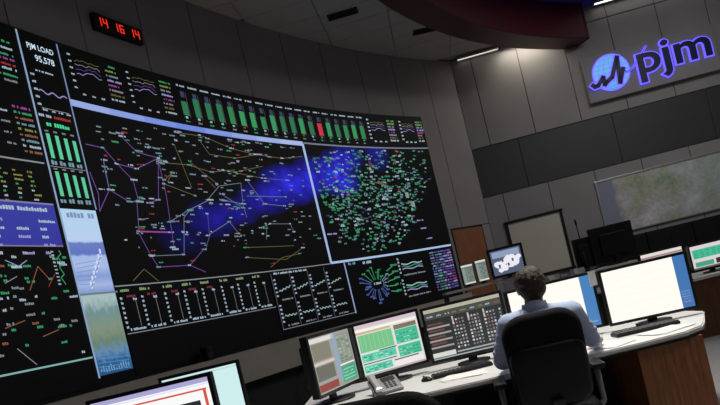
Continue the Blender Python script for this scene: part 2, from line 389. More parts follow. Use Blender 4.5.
def photo_mat(name, kind, s0, s1, z0, z1):
    m = bpy.data.materials.new(name); m.use_nodes = True; nt = m.node_tree; b = nt.nodes['Principled BSDF']
    uvn = nt.nodes.new('ShaderNodeUVMap'); uvn.uv_map = 'wall_uv'
    mp = nt.nodes.new('ShaderNodeMapping'); mp.inputs['Location'].default_value = (-s0/(s1-s0), -z0/(z1-z0), 0); mp.inputs['Scale'].default_value = (1/(s1-s0), 1/(z1-z0), 1)
    sx = nt.nodes.new('ShaderNodeSeparateXYZ'); nt.links.new(uvn.outputs[0], mp.inputs[0]); nt.links.new(mp.outputs[0], sx.inputs[0])
    nz = nt.nodes.new('ShaderNodeTexNoise'); nz.inputs['Scale'].default_value = 7 if kind == 0 else 9; nz.inputs['Detail'].default_value = 6; nt.links.new(mp.outputs[0], nz.inputs[0])
    ma = nt.nodes.new('ShaderNodeMath'); ma.operation = 'MULTIPLY_ADD'; ma.inputs[1].default_value = .05 if kind == 0 else .34; nt.links.new(nz.outputs[0], ma.inputs[0])
    nt.links.new(sx.outputs[1], ma.inputs[2])
    r = nt.nodes.new('ShaderNodeValToRGB'); cr = r.color_ramp; cr.interpolation = 'LINEAR'
    st = ([(0, (.20, .30, .66)), (.12, (.42, .54, .88)), (.22, (.26, .38, .76)), (.34, (.46, .58, .9)), (.46, (.42, .56, .92)), (.49, (.13, .2, .6)), (.62, (.16, .24, .62)), (.645, (.55, .72, .98)), (1.02, (.5, .74, .98))] if kind == 0 else
          [(.1, (.02, .1, .28)), (.32, (.03, .2, .5)), (.45, (.2, .42, .7)), (.55, (.22, .36, .26)), (.75, (.36, .46, .34)), (.95, (.25, .45, .46)), (1.1, (.62, .82, .82))])
    while len(cr.elements) < len(st): cr.elements.new(.5)
    for e, (p, c) in zip(cr.elements, st): e.position = min(1, p/1.1); e.color = (*c, 1)
    sc = nt.nodes.new('ShaderNodeMath'); sc.operation = 'DIVIDE'; sc.inputs[1].default_value = 1.1; nt.links.new(ma.outputs[0], sc.inputs[0]); nt.links.new(sc.outputs[0], r.inputs[0])
    b.inputs['Base Color'].default_value = (.01, .01, .01, 1); nt.links.new(r.outputs[0], b.inputs['Emission Color']); b.inputs['Emission Strength'].default_value = .85 if kind == 0 else .6
    return m
P_PH1 = panel('photo_display', SA+.012, SB-.012, 2.19, 3.15, photo_mat('photo_dam', 0, SA, SB, 2.19, 3.15), 'pale blue photograph of a river dam')
P_PH2 = panel('photo_display', SA+.012, SB-.012, 1.27, 2.17, photo_mat('photo_town', 1, SA, SB, 1.27, 2.17), 'green and blue landscape photograph')
P_TOP = panel('chart_display', SB+.012, SS1-.02, 4.49, Z1S-.01, label='long top strip of gauges and small charts')
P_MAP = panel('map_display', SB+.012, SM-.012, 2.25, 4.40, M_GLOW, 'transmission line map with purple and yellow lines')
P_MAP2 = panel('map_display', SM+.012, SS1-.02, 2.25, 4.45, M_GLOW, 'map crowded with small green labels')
P_B1 = panel('chart_display', SB+.012, SC-.01, Z0S, 2.23, label='row of eight small charts')
P_B2 = panel('chart_display', SC+.01, SQ-.01, Z0S, 2.23, label='grid of line charts')
P_B3 = panel('chart_display', SQ+.01, SS1-.02, Z0S, 2.23, label='radial chart beside coloured columns')

WHT = ((.5, .64, .76), .75); CYN = ((.25, .45, .56), .6); GRN = ((.05, .42, .17), .7); BGRN = ((.05, .75, .30), .9); YEL = ((.36, .40, .08), .6)
PUR = ((.22, .09, .46), .55); MAG = ((.45, .08, .42), .65); RED = ((.5, .04, .04), .7); ORG = ((.45, .17, .08), .55); BLU = ((.12, .2, .6), .6)
GRY = ((.4, .42, .45), .55); OLV = ((.28, .25, .09), .42); LAV = ((.45, .42, .8), .7); FRM = ((.35, .5, .75), .7); BAR = ((.22, .36, .95), .9); BARL = ((.5, .68, 1), .95)

# --- frames and dividers
c = canvas()
c.rect(SA-.012, 1.25, SA+.010, Z1S-.03, FRM); c.rect(SB-.012, 3.16, SB+.006, Z1S-.04, ((.3, .42, .7), .6))
c.rect(SM-.03, 2.24, SM+.025, 4.44, ((.4, .55, .85), .85))
n = 8
for i in range(n):                           # long blue header bar, paler at its ends
    a, b = SB+.0+(SM-SB)*i/n, SB+(SM-SB)*(i+1)/n
    k = abs(i/(n-1)-.4)/.6
    c.rect(a, 4.405, b, 4.485, ((.16+.3*k, .26+.32*k, .85+.1*k), .8))
c.rect(SM, 4.445, SS1-.02, 4.475, ((.3, .34, .5), .5))
c.rect(SM, 2.235, SS1-.04, 2.275, ((.45, .62, .9), .85))
c.rect(SB, 2.235, SM, 2.25, GRY); c.rect(SA, 2.17, SB+.02, 2.19, ((.25, .4, .4), .5))
c.rect(SQ-.02, 1.28, SQ+.012, 2.23, ((.35, .48, .75), .7))
fr = done(c, 'display_frames', None); fr.parent = VW; fr.matrix_parent_inverse = VW_INV

def par(o, p):
    if o: o.parent = p          # panels already sit in world coordinates
    return o
# --- left column
c = canvas()
def plab(x, y, w_, h, col, cv=None):
    s, z = S(x, y); k = S(x, y-1)[1]-z; (cv or c).label(s, z, w_*k*1.05, h*k, col)
cols = [GRN, WHT, GRN, MAG, RED, WHT, GRN, GRY]
for i, y in enumerate((42, 48, 54, 58, 63, 67, 73, 78)): plab(-8+i*1.2, y+i*.6, 14, 2.2, cols[i]); plab(-22+i*1.2, y-5, 10, 2.2, random.choice(cols))
for i, col in enumerate((MAG, GRN, ORG, CYN, YEL, ORG, CYN, WHT, ORG)):
    x = 8+i*1.6; y = 109+i*5.6; plab(x, y, 3, 2.2, col); plab(x+5, y+1.2, 13, 2.4, col)
    if i % 2: plab(x-16, y-3, 9, 2, random.choice((WHT, GRY)))
for i in range(8):
    for j in range(4):
        x = -22+i*1.2+j*15; y = 168+i*4.6+j*2.2
        if 157 < y < 203 and x < 44: plab(x, y, random.choice((3, 5, 9)), 2.0, random.choice((YEL, YEL, WHT, GRN)))
a, b = S(0, 160), S(42, 163); c.rect(SS0+.1, a[1], SA-.05, a[1]+.018, GRY)
zt = S(48, 207)[1]; zb = S(57, 247)[1]
c.rect(SS0+.1, zb, SA-.06, zt, ((.035, .04, .42), .75)); c.rect(SS0+.1, zt, SA-.06, zt+.018, ((.3, .3, .6), .6)); c.rect(SS0+.1, zb-.015, SA-.06, zb, ((.4, .3, .5), .5))
par(done(c, 'table_print', None), P_LEFT)
c = Canvas(lambda a_, b_: W(a_, b_, LF+.004))
sblue = S(0, 215)[0]
c.label(sblue-.9, zt-.08, 1.4, .042, WHT)
for r_ in range(5):
    for q in range(9):
        ss = sblue-1.8+q*.27
        if ss < SA-.28 and random.random() < .8: c.label(ss, zt-.2-r_*.085, random.choice((.08, .14, .2)), .03, random.choice((WHT, WHT, LAV)))
# regional map under the table
for (x0, y0, x1, y1, col) in ((0, 262, 14, 268, LAV), (14, 268, 22, 262, LAV), (25, 292, 33, 268, ORG), (33, 268, 44, 280, ORG), (0, 330, 20, 322, ORG), (38, 338, 54, 331, ORG), (12, 350, 32, 366, GRY), (44, 288, 50, 276, RED), (0, 285, 12, 278, GRY)):
    c.line(S(x0, y0), S(x1, y1), .008, col)
pz = [S(54+2.2*math.sin(i*2.1)+i*.55, 252+i*3.4) for i in range(11)]
c.poly(pz, .010, GRN)
for i in range(10): plab(46+i*.9, 254+i*3.6, 3, 1.6, WHT)
for _ in range(80):
    x = random.uniform(-60, 84); y = random.uniform(250, 372-x*.22)
    s, z = S(x, y)
    if s < SA-.12 and s > SS0+.1: c.label(s, z, random.uniform(.03, .11), .026, random.choice((WHT, WHT, GRN, GRN, GRN, CYN, GRY, GRY, ORG)))
zq = S(45, 367)[1]
c.rect(SS0+.1, zq-.012, SA-.03, zq+.006, ((.3, .6, .55), .7))
par(done(c, 'table_rows', None), P_LEFT)
# --- load column
c = canvas()
c.text('PJM LOAD', SA+.09, 4.955, .33, .085, ((.6, .8, .95), 1)); c.text('95,578', SA+.16, 4.83, .24, .085, ((.6, .8, .95), 1))
c.label(SA+.11, 4.72, .24, .02, WHT)
c.poly([(SA+.1+.03*i, 4.49+.02*math.sin(i*1.3)-.001*i) for i in range(13)], .012, LAV)
for i in range(5): c.label(SA+.05, 4.66-i*.085, .05, .025, WHT)
for i in range(4): c.label(SA+.1+i*.1, 4.265, .06, .022, WHT)
c.rect(SA+.09, 4.29, SB-.06, 4.298, GRY)
c.label(SA+.03, 4.19, .16, .03, WHT); c.label(SA+.22, 4.19, .22, .03, RED); c.label(SA+.1, 4.09, .3, .045, BGRN)
for row, (zb_, zt_) in enumerate(((3.72, 4.0), (3.29, 3.57))):
    for q in range(4):
        s = SA+.055+q*.11; hh = (zt_-zb_)*(1, .97, .92, .88)[q]
        c.rect(s+.006, zb_, s+.052, zb_+hh, ((.10, .62, .34), .9)); c.label(s-.01, zb_-.075, .08, .05, CYN); c.label(s, zt_+.02, .05, .02, GRY)
c.rect(SA+.02, 3.62, SB-.02, 3.628, GRY)
par(done(c, 'load_print', None), P_LOAD)
c = canvas(); c.label(SA+.03, 3.05, .42, .06, ((.3, .45, .8), .6))
par(done(c, 'caption_print', None), P_PH1)
c = canvas()
for i in range(7):
    c.rect(SA+.17+i*.038, 2.24+i*.06, SA+.195+i*.038, 2.32+i*.062, ((.7, .8, 1), .9)); c.line((SA+.17+i*.038, 2.25+i*.06), (SA+.21+i*.038, 2.30+i*.06), .012, ((.2, .3, .65), .7))
for i in range(6): c.line((SA+.03, 2.52-i*.045), (SA+.34-.035*i, 2.56-i*.055), .006, ((.22, .34, .7), .7))
par(done(c, 'dam_spillway', None), P_PH1)
c = canvas()
for i in range(12): c.label(SA+.04+.035*i, 1.29+.02*random.random(), .02, random.uniform(.03, .09), ((.2, .45, .8), .7))
for i in range(4): c.line((SA+.03, 1.32+i*.045), (SB-.04, 1.29+i*.045), .006, ((.25, .45, .75), .6))
par(done(c, 'photo_details', None), P_PH2)
# --- top strip
c = canvas()
def minichart(c, s, z, w_, h, legend=True, dense=1.0):
    for i in range(6): c.label(s, z+h-.03-i*h/6.2, .045*dense, .022*dense, WHT)
    for i in range(3): c.label(s+.12*w_+i*w_*.17, z, .05*dense, .022*dense, WHT)
    for k, col in enumerate((OLV, GRY, PUR, LAV)):
        c.poly([(s+w_*(.1+.05*i), z+h*(.9-.1*k)+.012*math.sin(i*.9+k)+.01*math.sin(i*2.3+2*k)-.008*abs(5-i)) for i in range(10)], .007*dense, col)
    if legend:
        for k, col in enumerate((GRN, YEL, CYN, LAV, MAG, GRY, OLV, WHT)): c.label(s+w_*.66, z+h*(.97-.125*k)-.02, w_*random.uniform(.2, .28), .026*dense, col)
zz = 4.55
s1, s2 = S(64, 60)[0], S(122, 78)[0]
minichart(c, s1, zz+.03, (s2-s1)*.95, .5); s3 = S(176, 95)[0]
minichart(c, s2+.02, zz+.03, (s3-s2)*.92, .5)
sa, sb = S(181, 105)[0], S(360, 132)[0]; nb = 19; dB = (sb-sa)/(nb-1)
for i in range(nb):
    s = sa+dB*i-.06; red = i == 13
    c.label(s-.03, 5.06, .17, .026, WHT); c.rect(s+.028, 4.9, s+.10, 4.99, ((.06, .07, .2), .5))
    g = ((.7, .03, .05), .8) if red else random.choice((((.02, .25, .075), .85), ((.03, .33, .11), .85), ((.02, .20, .08), .8)))
    top = random.uniform(4.86, 4.92) if i not in (0, 7) else 4.84
    c.rect(s+.005, 4.63, s+.115, top, g); c.label(s+.03, 4.585, .05, .035, random.choice((WHT, WHT, GRN)) if i % 6 != 5 else RED)
    c.label(s+.02, 4.53, .08, .024, random.choice((GRN, GRY)))
    c.rect(s+.125, 4.6, s+.131, 4.98, ((.25, .28, .35), .4))
s4, s5 = S(364, 130)[0], S(395, 134)[0]
minichart(c, s4+.06, zz+.03, (s5-s4)*1.0, .48, True, 1.4); minichart(c, s5+.12, zz+.03, (SS1-s5)*.88, .48, True, 1.4)
par(done(c, 'gauge_print', None), P_TOP)
# --- main transmission map
c = canvas()
def cr5(pts): return [S(70+x/2.53, 130+y/2.53) for x, y in pts]
purple = [[(30, 40), (75, 50), (110, 90), (160, 102), (215, 75), (215, 180), (190, 188)], [(75, 80), (90, 155), (140, 185), (160, 185), (165, 260), (245, 262)], [(90, 155), (65, 210)],
          [(105, 85), (150, 130), (165, 185)], [(215, 80), (235, 170), (245, 235), (255, 305)], [(165, 265), (195, 320), (215, 350), (295, 345), (335, 362)], [(295, 345), (330, 305)], [(40, 110), (62, 165), (65, 208)], [(120, 20), (160, 60), (215, 75)], [(340, 215), (345, 270), (335, 305)]]
whites = [[(195, 322), (280, 318), (280, 262), (280, 225), (295, 205)], [(340, 180), (370, 145), (425, 137), (430, 190), (375, 180)], [(440, 130), (485, 190), (535, 195)], [(340, 270), (395, 235), (420, 265)], [(475, 250), (500, 240), (550, 240), (560, 260)], [(375, 165), (430, 200)],
          [(75, 80), (80, 110), (90, 155)], [(170, 230), (190, 227)], [(440, 170), (540, 172)], [(245, 235), (290, 207), (345, 180)], [(430, 190), (440, 225)], [(490, 240), (490, 280)]]
yellow = [[(260, 10), (330, 20), (400, 50), (460, 65), (530, 75), (582, 70)], [(320, 30), (345, 65), (410, 75), (470, 65)], [(230, 140), (310, 170)], [(230, 130), (250, 112), (238, 135)], [(290, 80), (365, 140)], [(410, 110), (480, 95)], [(435, 300), (560, 295)],
          [(440, 325), (540, 330), (582, 300)], [(150, 385), (178, 355), (215, 385)], [(255, 40), (300, 150)], [(500, 350), (530, 325), (575, 315)], [(215, 85), (290, 92), (350, 110), (410, 104)], [(330, 120), (360, 150)], [(380, 105), (480, 125), (540, 130)]]
for p in purple: c.poly(cr5(p), .011, PUR)
for p in whites: c.poly(cr5(p), .010, ((.3, .36, .5), .45))
for p in yellow: c.poly(cr5(p), .009, OLV)
c.poly(cr5([(165, 260), (245, 262)]), .02, MAG)
par(done(c, 'transmission_lines', None), P_MAP)
c = Canvas(lambda a_, b_: W(a_, b_, LF+.004))
nodes = [q for L_ in purple+whites+yellow for q in L_]
def maplab(s, z, k=1.0, cs=(WHT, WHT, CYN, CYN, GRY, LAV, GRN)):
    if SB+.1 < s < SM-.2 and 2.32 < z < 4.36: c.label(s, z, random.uniform(.05, .13)*k, .023*k, random.choice(cs))
for q in nodes:
    s, z = cr5([q])[0]
    if random.random() < .75: maplab(s-.04, z-.01)
    if random.random() < .25: maplab(s+.02, z+.05, .8, (RED, RED, WHT, GRN))
for _ in range(330):
    t = random.random()**.6; x = 80+t*235; y = 118+x*.08+random.random()**1.3*(135-.1*x)
    s, z = S(x, y)
    if z > 3.8 or random.random() < .6: maplab(s, z, random.uniform(.7, 1.05), (WHT, CYN, CYN, GRY, GRY, GRY, LAV, GRN, CYN, RED if random.random() < .4 else GRY))
par(done(c, 'map_labels', None), P_MAP)
# --- crowded map
c = canvas()
def inside(x, y):
    # outline of the crowded area in the photograph
    if y < 152: return False
    if y < 175: return 306 < x < 432
    if y < 205: return 316 < x < 436 and not (x > 420 and y > 190)
    if y < 225: return 322 < x < 412
    if y < 246: return 335 < x < 405
    return 350 < x < 385 and y < 253
cnt = 0
while cnt < 760:
    x, y = random.uniform(304, 440), random.uniform(150, 256)
    if not inside(x, y): continue
    d = math.hypot((x-372)/62, (y-196)/44)
    if random.random() > 1.15-.55*d: continue
    s, z = S(x, y)
    if SM+.06 < s < SS1-.25:
        c.label(s, z, random.uniform(.04, .11), random.uniform(.024, .038), random.choice((GRN, GRN, ((.04, .28, .14), .7), ((.04, .3, .16), .7), CYN, CYN, WHT, ((.22, .4, .34), .6), RED if random.random() < .15 else GRN, ((.1, .16, .3), .5))))
        cnt += 1
for (x, y) in ((411, 205), (405, 196)):
    s, z = S(x, y); c.rect(s-.05, z-.06, s+.05, z+.06, ((.35, .5, .42), .6))
c.line(S(372, 183), S(386, 187), .02, ORG)
for (x, y, w_) in ((325, 236, .26), (415, 222, .2), (418, 230, .2), (424, 240, .2), (348, 178, .2)): s, z = S(x, y); c.label(s, z, w_, .03, LAV)
par(done(c, 'map_labels', None), P_MAP2)
# --- bottom row: eight small charts
c = canvas()
cs = [114, 136, 160, 180, 199, 219, 236, 253]
for i, x in enumerate(cs):
    s = S(x, 300)[0]+.03; wd = .34
    c.label(s, 2.17, .16, .035, ((.35, .55, .25), .6)); 
    if i < 5: c.label(s+.1, 2.10, .14, .03, ((.35, .05, .09), .5))
    for q in range(7): c.label(s, 2.08-q*.058, .035, .03, WHT)
    c.rect(s+.22, 1.74, s+.226, 2.06, GRY); c.label(s+.19, 2.06, .06, .03, WHT); c.label(s+.05, 1.70, .24, .03, WHT)
c.rect(SB+.02, 1.665, SC-.02, 1.676, ((.35, .4, .42), .55))
par(done(c, 'chart_print', None), P_B1)
# --- grid of line charts
c = canvas()
w2 = (SQ-SC)/4.4
for i in range(4):
    s = SC+.06+i*w2
    for r_ in range(2):
        z = 1.80-r_*.42
        for q in range(5): c.label(s, z+.28-q*.065, .05, .03, WHT)
        c.poly([(s+.08+w2*.06*k, z+(.10+.006*k if r_ == 0 else .12)+.015*math.sin(k*1.9+i)) for k in range(12)], .016, ((.42, .62, .64), .7))
        c.label(s+.1, z-.05, w2*.6, .026, GRY)
    c.rect(s-.03, 1.3, s-.022, 2.2, ((.25, .3, .4), .45))
c.label(SC+.1, 2.18, .8, .03, WHT); c.rect(SC+.02, 1.29, SQ-.02, 1.30, ((.35, .42, .5), .5))
par(done(c, 'chart_print', None), P_B2)
# --- radial chart, line charts and coloured columns
c = canvas()
ctr = S(375, 285); 
for i in range(22):
    a = (i+random.uniform(-.3, .3))/22*2*PI; col = BLU if (a > 2.4 and a < 5.7) else (CYN if a > 5.7 or a < .6 else GRN); r0, r1 = .16, random.uniform(.24, .46)
    p = (ctr[0]+math.cos(a)*r0*1.1, ctr[1]+math.sin(a)*r0*.6); q = (ctr[0]+math.cos(a)*r1*1.1, ctr[1]+math.sin(a)*r1*.8); c.line(p, q, .014, col)
    c.label(q[0]-.05, q[1]-.015, .10, .03, col)
for i in range(5): c.line((ctr[0]+.55, ctr[1]+.3-i*.13), (ctr[0]+.35, ctr[1]+.22-i*.1), .02, GRN); c.label(ctr[0]+.5, ctr[1]+.3-i*.13, .2, .04, GRN)
c.label(ctr[0]-.12, ctr[1], .24, .04, WHT); c.label(SQ+.1, 2.17, .2, .05, CYN); c.label(SQ+.5, 2.15, .25, .05, WHT)
sc_ = S(398, 275)[0]
for r_ in range(2):
    z = 1.82-.44*r_
    for q in range(5): c.label(sc_, z+.3-q*.07, .05, .04, WHT)
    for k, col in enumerate((LAV, GRN, WHT)): c.poly([(sc_+.1+.08*j, z+.1+.05*k+.015*math.sin(j*1.3+k)) for j in range(9)], .02, col)
    c.label(sc_+.1, z-.04, .7, .03, GRY)
s6 = S(429, 262)[0]
for q in range(5):
    ss = s6+q*(SS1-.08-s6)/5; col = (CYN, GRN, BLU, PUR, MAG)[q]
    for r_ in range(15): c.label(ss, 2.14-r_*.058, .13, .034, random.choice((col, col, BLU, PUR, LAV)))
par(done(c, 'chart_print', None), P_B3)

# ------------------------------------------------------------------ red digital clock above the screens
ck0, ck1 = S(89, 16), S(137, 31)
CKS0, CKS1, CKZ0, CKZ1 = ck0[0], ck1[0], 5.55, 5.76
ck = empty('digital_clock', W((CKS0+CKS1)/2, CKZ0, 0)); inv = Matrix.Translation(-Vector(ck.location))
o = curved_slab('case', CKS0, CKS1, CKZ0, CKZ1, 0, .07, M_BLACK); o.parent = ck; o.matrix_parent_inverse = inv
c = Canvas(lambda a_, b_: W(a_, b_, .074))
SEG = {'1': 'bc', '4': 'fgbc', '6': 'afgecd'}
RDD = ((1, .03, .015), 1.0)
def digit(ch, x, z, w_, h):
    t = .016; m = z+h/2
    g = dict(a=(x, z+h-t, x+w_, z+h), g=(x, m-t/2, x+w_, m+t/2), d=(x, z, x+w_, z+t), f=(x, m, x+t, z+h), b=(x+w_-t, m, x+w_, z+h), e=(x, z, x+t, m), c=(x+w_-t, z, x+w_, m))
    for k in SEG[ch]: c.rect(*g[k], RDD)
Lk = CKS1-CKS0
for fx, tx in ((.05, '14'), (.385, '16'), (.72, '14')):
    for k, ch in enumerate(tx):
        c = Canvas(lambda a_, b_: W(a_, b_, .074)); digit(ch, CKS0+Lk*(fx+.125*k), CKZ0+.05, Lk*.09, .115)
        o = c.build('red_digit', ck); o.matrix_parent_inverse = inv
tag(ck, 'black wall clock with glowing red digits above the video wall', 'clock')

# ------------------------------------------------------------------ glowing sign on the back wall
sL, sZ0 = BK(590, 105); sR = BK(718, 64)[0]
sg = empty('logo_sign', BP((sL+sR)/2, 4.72, 0)); inv = Matrix.Translation(-Vector(sg.location))
def sgp(o): o.parent = sg; o.matrix_parent_inverse = inv; return o
SGZ0, SGZ1, SGD = 4.70, 5.74, .13
sgp(bslab('sign_board', sL, sR, SGZ0, SGZ1, .002, SGD, M_PANEL, None, .01))
def sgn(x, y): return BK(560+x/4.5, 20+y/4.5)
HALO = emit((.12, .09, 1.0), 1.6); NAVY = mat('navy_letter_face', (.012, .016, .07), .5); ICE = emit((.12, .38, .9), .95)
def sign_text(off, lift, m, name, label, depth):
    v, f = text_mesh('pjm', off); v0, _ = text_mesh('pjm', .016); x0, y0, x1, y1 = bounds(v0)
    base_l, base_r = sgn(350, 258), sgn(672, 160)
    xh = .49; sx = (base_r[0]-base_l[0])/(x1-x0); sy = xh/.535
    zb = (base_l[1]+base_r[1])/2
    V = [BP(base_l[0]+(p[0]-x0)*sx, zb+p[1]*sy, lift) for p in v]
    bm = bmesh.new(); vv = [bm.verts.new(p) for p in V]; ff = []
    for q in f:
        try: ff.append(bm.faces.new([vv[i] for i in q]))
        except ValueError: pass
    bmesh.ops.recalc_face_normals(bm, faces=bm.faces)
    r = bmesh.ops.extrude_face_region(bm, geom=ff)
    bmesh.ops.translate(bm, verts=[e for e in r['geom'] if isinstance(e, bmesh.types.BMVert)], vec=(BN.x*-depth, BN.y*-depth, 0))
    o = sgp(bm_obj(name, bm, m)); o['label'] = label
sign_text(.05, SGD+.025, HALO, 'letter_halo', 'blue violet light around the letters', .015)
sign_text(.016, SGD+.06, NAVY, 'letters', 'dark letters pjm', .03)
gc = sgn(222, 246); gr = .40
def disc(name, r0, lift, m, n=40):
    v = [BP(gc[0]+math.cos(2*PI*i/n)*r0, gc[1]+math.sin(2*PI*i/n)*r0, lift+d) for d in (0, -.015) for i in range(n)]
    f = [tuple(range(n)), tuple(range(2*n-1, n-1, -1))]+[(i, (i+1) % n, n+(i+1) % n, n+i) for i in range(n)]
    return sgp(raw(name, v, f, m))
disc('globe_halo', gr*1.06, SGD+.022, HALO); disc('globe', gr*.98, SGD+.034, ICE)
# globe grid
cg = Canvas(lambda a_, b_: BP(a_, b_, SGD+.038), 9)
GLN = ((.08, .25, .85), .9)
for k in range(-3, 4):
    zz_ = k*gr*.26; hw = math.sqrt(max(0, (gr*.96)**2-zz_**2)); cg.line((gc[0]-hw, gc[1]+zz_), (gc[0]+hw, gc[1]+zz_), .012, GLN)
for k in (-.75, -.4, 0, .4, .75):
    cg.poly([(gc[0]+k*gr*.96*math.cos(t), gc[1]+gr*.96*math.sin(t)) for t in [(-PI/2+PI*i/16) for i in range(17)]], .012, GLN)
o = cg.build('globe_grid', sg); o.matrix_parent_inverse = inv
pulse = [(140, 298), (152, 306), (166, 300), (188, 262), (196, 296), (206, 282), (228, 262), (248, 172), (264, 286), (276, 222), (292, 240), (318, 226), (345, 185), (374, 132)]
def pulse_band(w0, lift, m, name, wtail):
    P_ = [Vector(sgn(q[0]-3, q[1]+8)) if q[0] < 300 else Vector(sgn(*q)) for q in pulse]; bm = bmesh.new()
    for i, (a, b) in enumerate(zip(P_, P_[1:])):
        ww = w0 if i < 9 else wtail
        d = b-a; ang = math.atan2(d.y, d.x); L = d.length
        nrm = Vector((-d.y, d.x)).normalized()*ww/2; e = d.normalized()*ww*.3
        q4 = [a-e-nrm, b+e-nrm, b+e+nrm, a-e+nrm]
        vs_ = [bm.verts.new(BP(p.x, p.y, lift)) for p in q4]+[bm.verts.new(BP(p.x, p.y, lift-.012)) for p in q4]
        for q in ((0, 1, 2, 3), (7, 6, 5, 4), (0, 4, 5, 1), (1, 5, 6, 2), (2, 6, 7, 3), (3, 7, 4, 0)): bm.faces.new([vs_[k] for k in q])
    return sgp(bm_obj(name, bm, m))
pulse_band(.15, SGD+.050, HALO, 'pulse_halo', .05)
pulse_band(.095, SGD+.064, NAVY, 'pulse_line', .012)
tag(sg, 'grey sign board with blue glowing globe and the letters pjm', 'sign')

# ------------------------------------------------------------------ big map and pale board on the back wall
def sat_map_mat():
    m = bpy.data.materials.new('satellite_map_print'); m.use_nodes = True; nt = m.node_tree; b = nt.nodes['Principled BSDF']; b.inputs['Roughness'].default_value = .5
    tc = nt.nodes.new('ShaderNodeTexCoord'); sx = nt.nodes.new('ShaderNodeSeparateXYZ'); nt.links.new(tc.outputs['Object'], sx.inputs[0])
    n1 = nt.nodes.new('ShaderNodeTexNoise'); n1.inputs['Scale'].default_value = 1.6; n1.inputs['Detail'].default_value = 9; nt.links.new(tc.outputs['Object'], n1.inputs[0])
    n2 = nt.nodes.new('ShaderNodeTexNoise'); n2.inputs['Scale'].default_value = 14; n2.inputs['Detail'].default_value = 8; nt.links.new(tc.outputs['Object'], n2.inputs[0])
    land = nt.nodes.new('ShaderNodeValToRGB'); cr = land.color_ramp
    for e, (p, col) in zip([cr.elements[0], cr.elements[1], cr.elements.new(.5), cr.elements.new(.42)], [(.24, (.24, .33, .24)), (.76, (.80, .78, .62)), (.58, (.70, .68, .48)), (.46, (.48, .52, .36))]): e.position = p; e.color = (*col, 1)
    mx0 = nt.nodes.new('ShaderNodeMath'); mx0.operation = 'ADD'; sc = nt.nodes.new('ShaderNodeMath'); sc.operation = 'MULTIPLY_ADD'; sc.inputs[1].default_value = .55; sc.inputs[2].default_value = -.27
    nt.links.new(n2.outputs[0], sc.inputs[0]); nt.links.new(n1.outputs[0], mx0.inputs[0]); nt.links.new(sc.outputs[0], mx0.inputs[1]); nt.links.new(mx0.outputs[0], land.inputs[0])
    # greener to the right, sea at the left edge
    gx = nt.nodes.new('ShaderNodeMapRange'); gx.inputs[1].default_value = 1.2; gx.inputs[2].default_value = 3.6; nt.links.new(sx.outputs[0], gx.inputs[0])
    mixg = nt.nodes.new('ShaderNodeMix'); mixg.data_type = 'RGBA'; mixg.blend_type = 'MIX'; mixg.inputs[7].default_value = (.30, .52, .48, 1)
    gm = nt.nodes.new('ShaderNodeMath'); gm.operation = 'MULTIPLY'; gm.inputs[1].default_value = .55; nt.links.new(gx.outputs[0], gm.inputs[0])
    nt.links.new(gm.outputs[0], mixg.inputs[0]); nt.links.new(land.outputs[0], mixg.inputs[6])
    se = nt.nodes.new('ShaderNodeMath'); se.operation = 'MULTIPLY_ADD'; se.inputs[1].default_value = .5; nt.links.new(n1.outputs[0], se.inputs[0]); nt.links.new(sx.outputs[0], se.inputs[2])
    sr = nt.nodes.new('ShaderNodeMapRange'); sr.inputs[1].default_value = .62; sr.inputs[2].default_value = .74; nt.links.new(se.outputs[0], sr.inputs[0])
    mixs = nt.nodes.new('ShaderNodeMix'); mixs.data_type = 'RGBA'; mixs.inputs[6].default_value = (.28, .31, .40, 1); nt.links.new(sr.outputs[0], mixs.inputs[0]); nt.links.new(mixg.outputs[2], mixs.inputs[7])
    nt.links.new(mixs.outputs[2], b.inputs['Base Color']); return m
mL, mZ1 = BK(595, 183); mZ0 = 1.66; mR = 9.0
wm = empty('wall_map', BP(mL, mZ0, 0), yaw_b)
Lm, Hm = mR-mL, mZ1-mZ0
box('map_sheet', (Lm/2, -.015, Hm/2), (Lm, .026, Hm), None, wm)
wm.children[0].data.materials.clear(); wm.children[0].data.materials.append(sat_map_mat())
# texture starts at the map's left edge
me = wm.children[0].data
for (cx, cz, dx, dz) in ((Lm/2, 0, Lm+.06, .04), (Lm/2, Hm, Lm+.06, .04), (0, Hm/2, .04, Hm), (Lm, Hm/2, .04, Hm)): box('frame_strip', (cx, -.02, cz), (dx, .036, dz), M_SILVER, wm, .004)
tag(wm, 'long satellite map of land and sea in a silver frame', 'map')
bL, bZ1 = BK(506, 223.6); bR = BK(560, 211)[0]; bZ0 = BK(570, 268)[1]
wb = empty('whiteboard', BP(bL, bZ0, 0), yaw_b); Lb, Hb = bR-bL, bZ1-bZ0
box('board', (Lb/2, -.015, Hb/2), (Lb, .026, Hb), M_BOARD, wb)
for (cx, cz, dx, dz) in ((Lb/2, 0, Lb+.1, .06), (Lb/2, Hb, Lb+.1, .06), (0, Hb/2, .06, Hb), (Lb, Hb/2, .06, Hb)): box('frame_strip', (cx, -.03, cz), (dx, .055, dz), M_BLACK, wb, .004)
box('pen_tray', (Lb/2, -.07, -.02), (Lb*.7, .07, .02), M_DARKM, wb)
tag(wb, 'pale blank board in a black frame on the back wall', 'whiteboard')

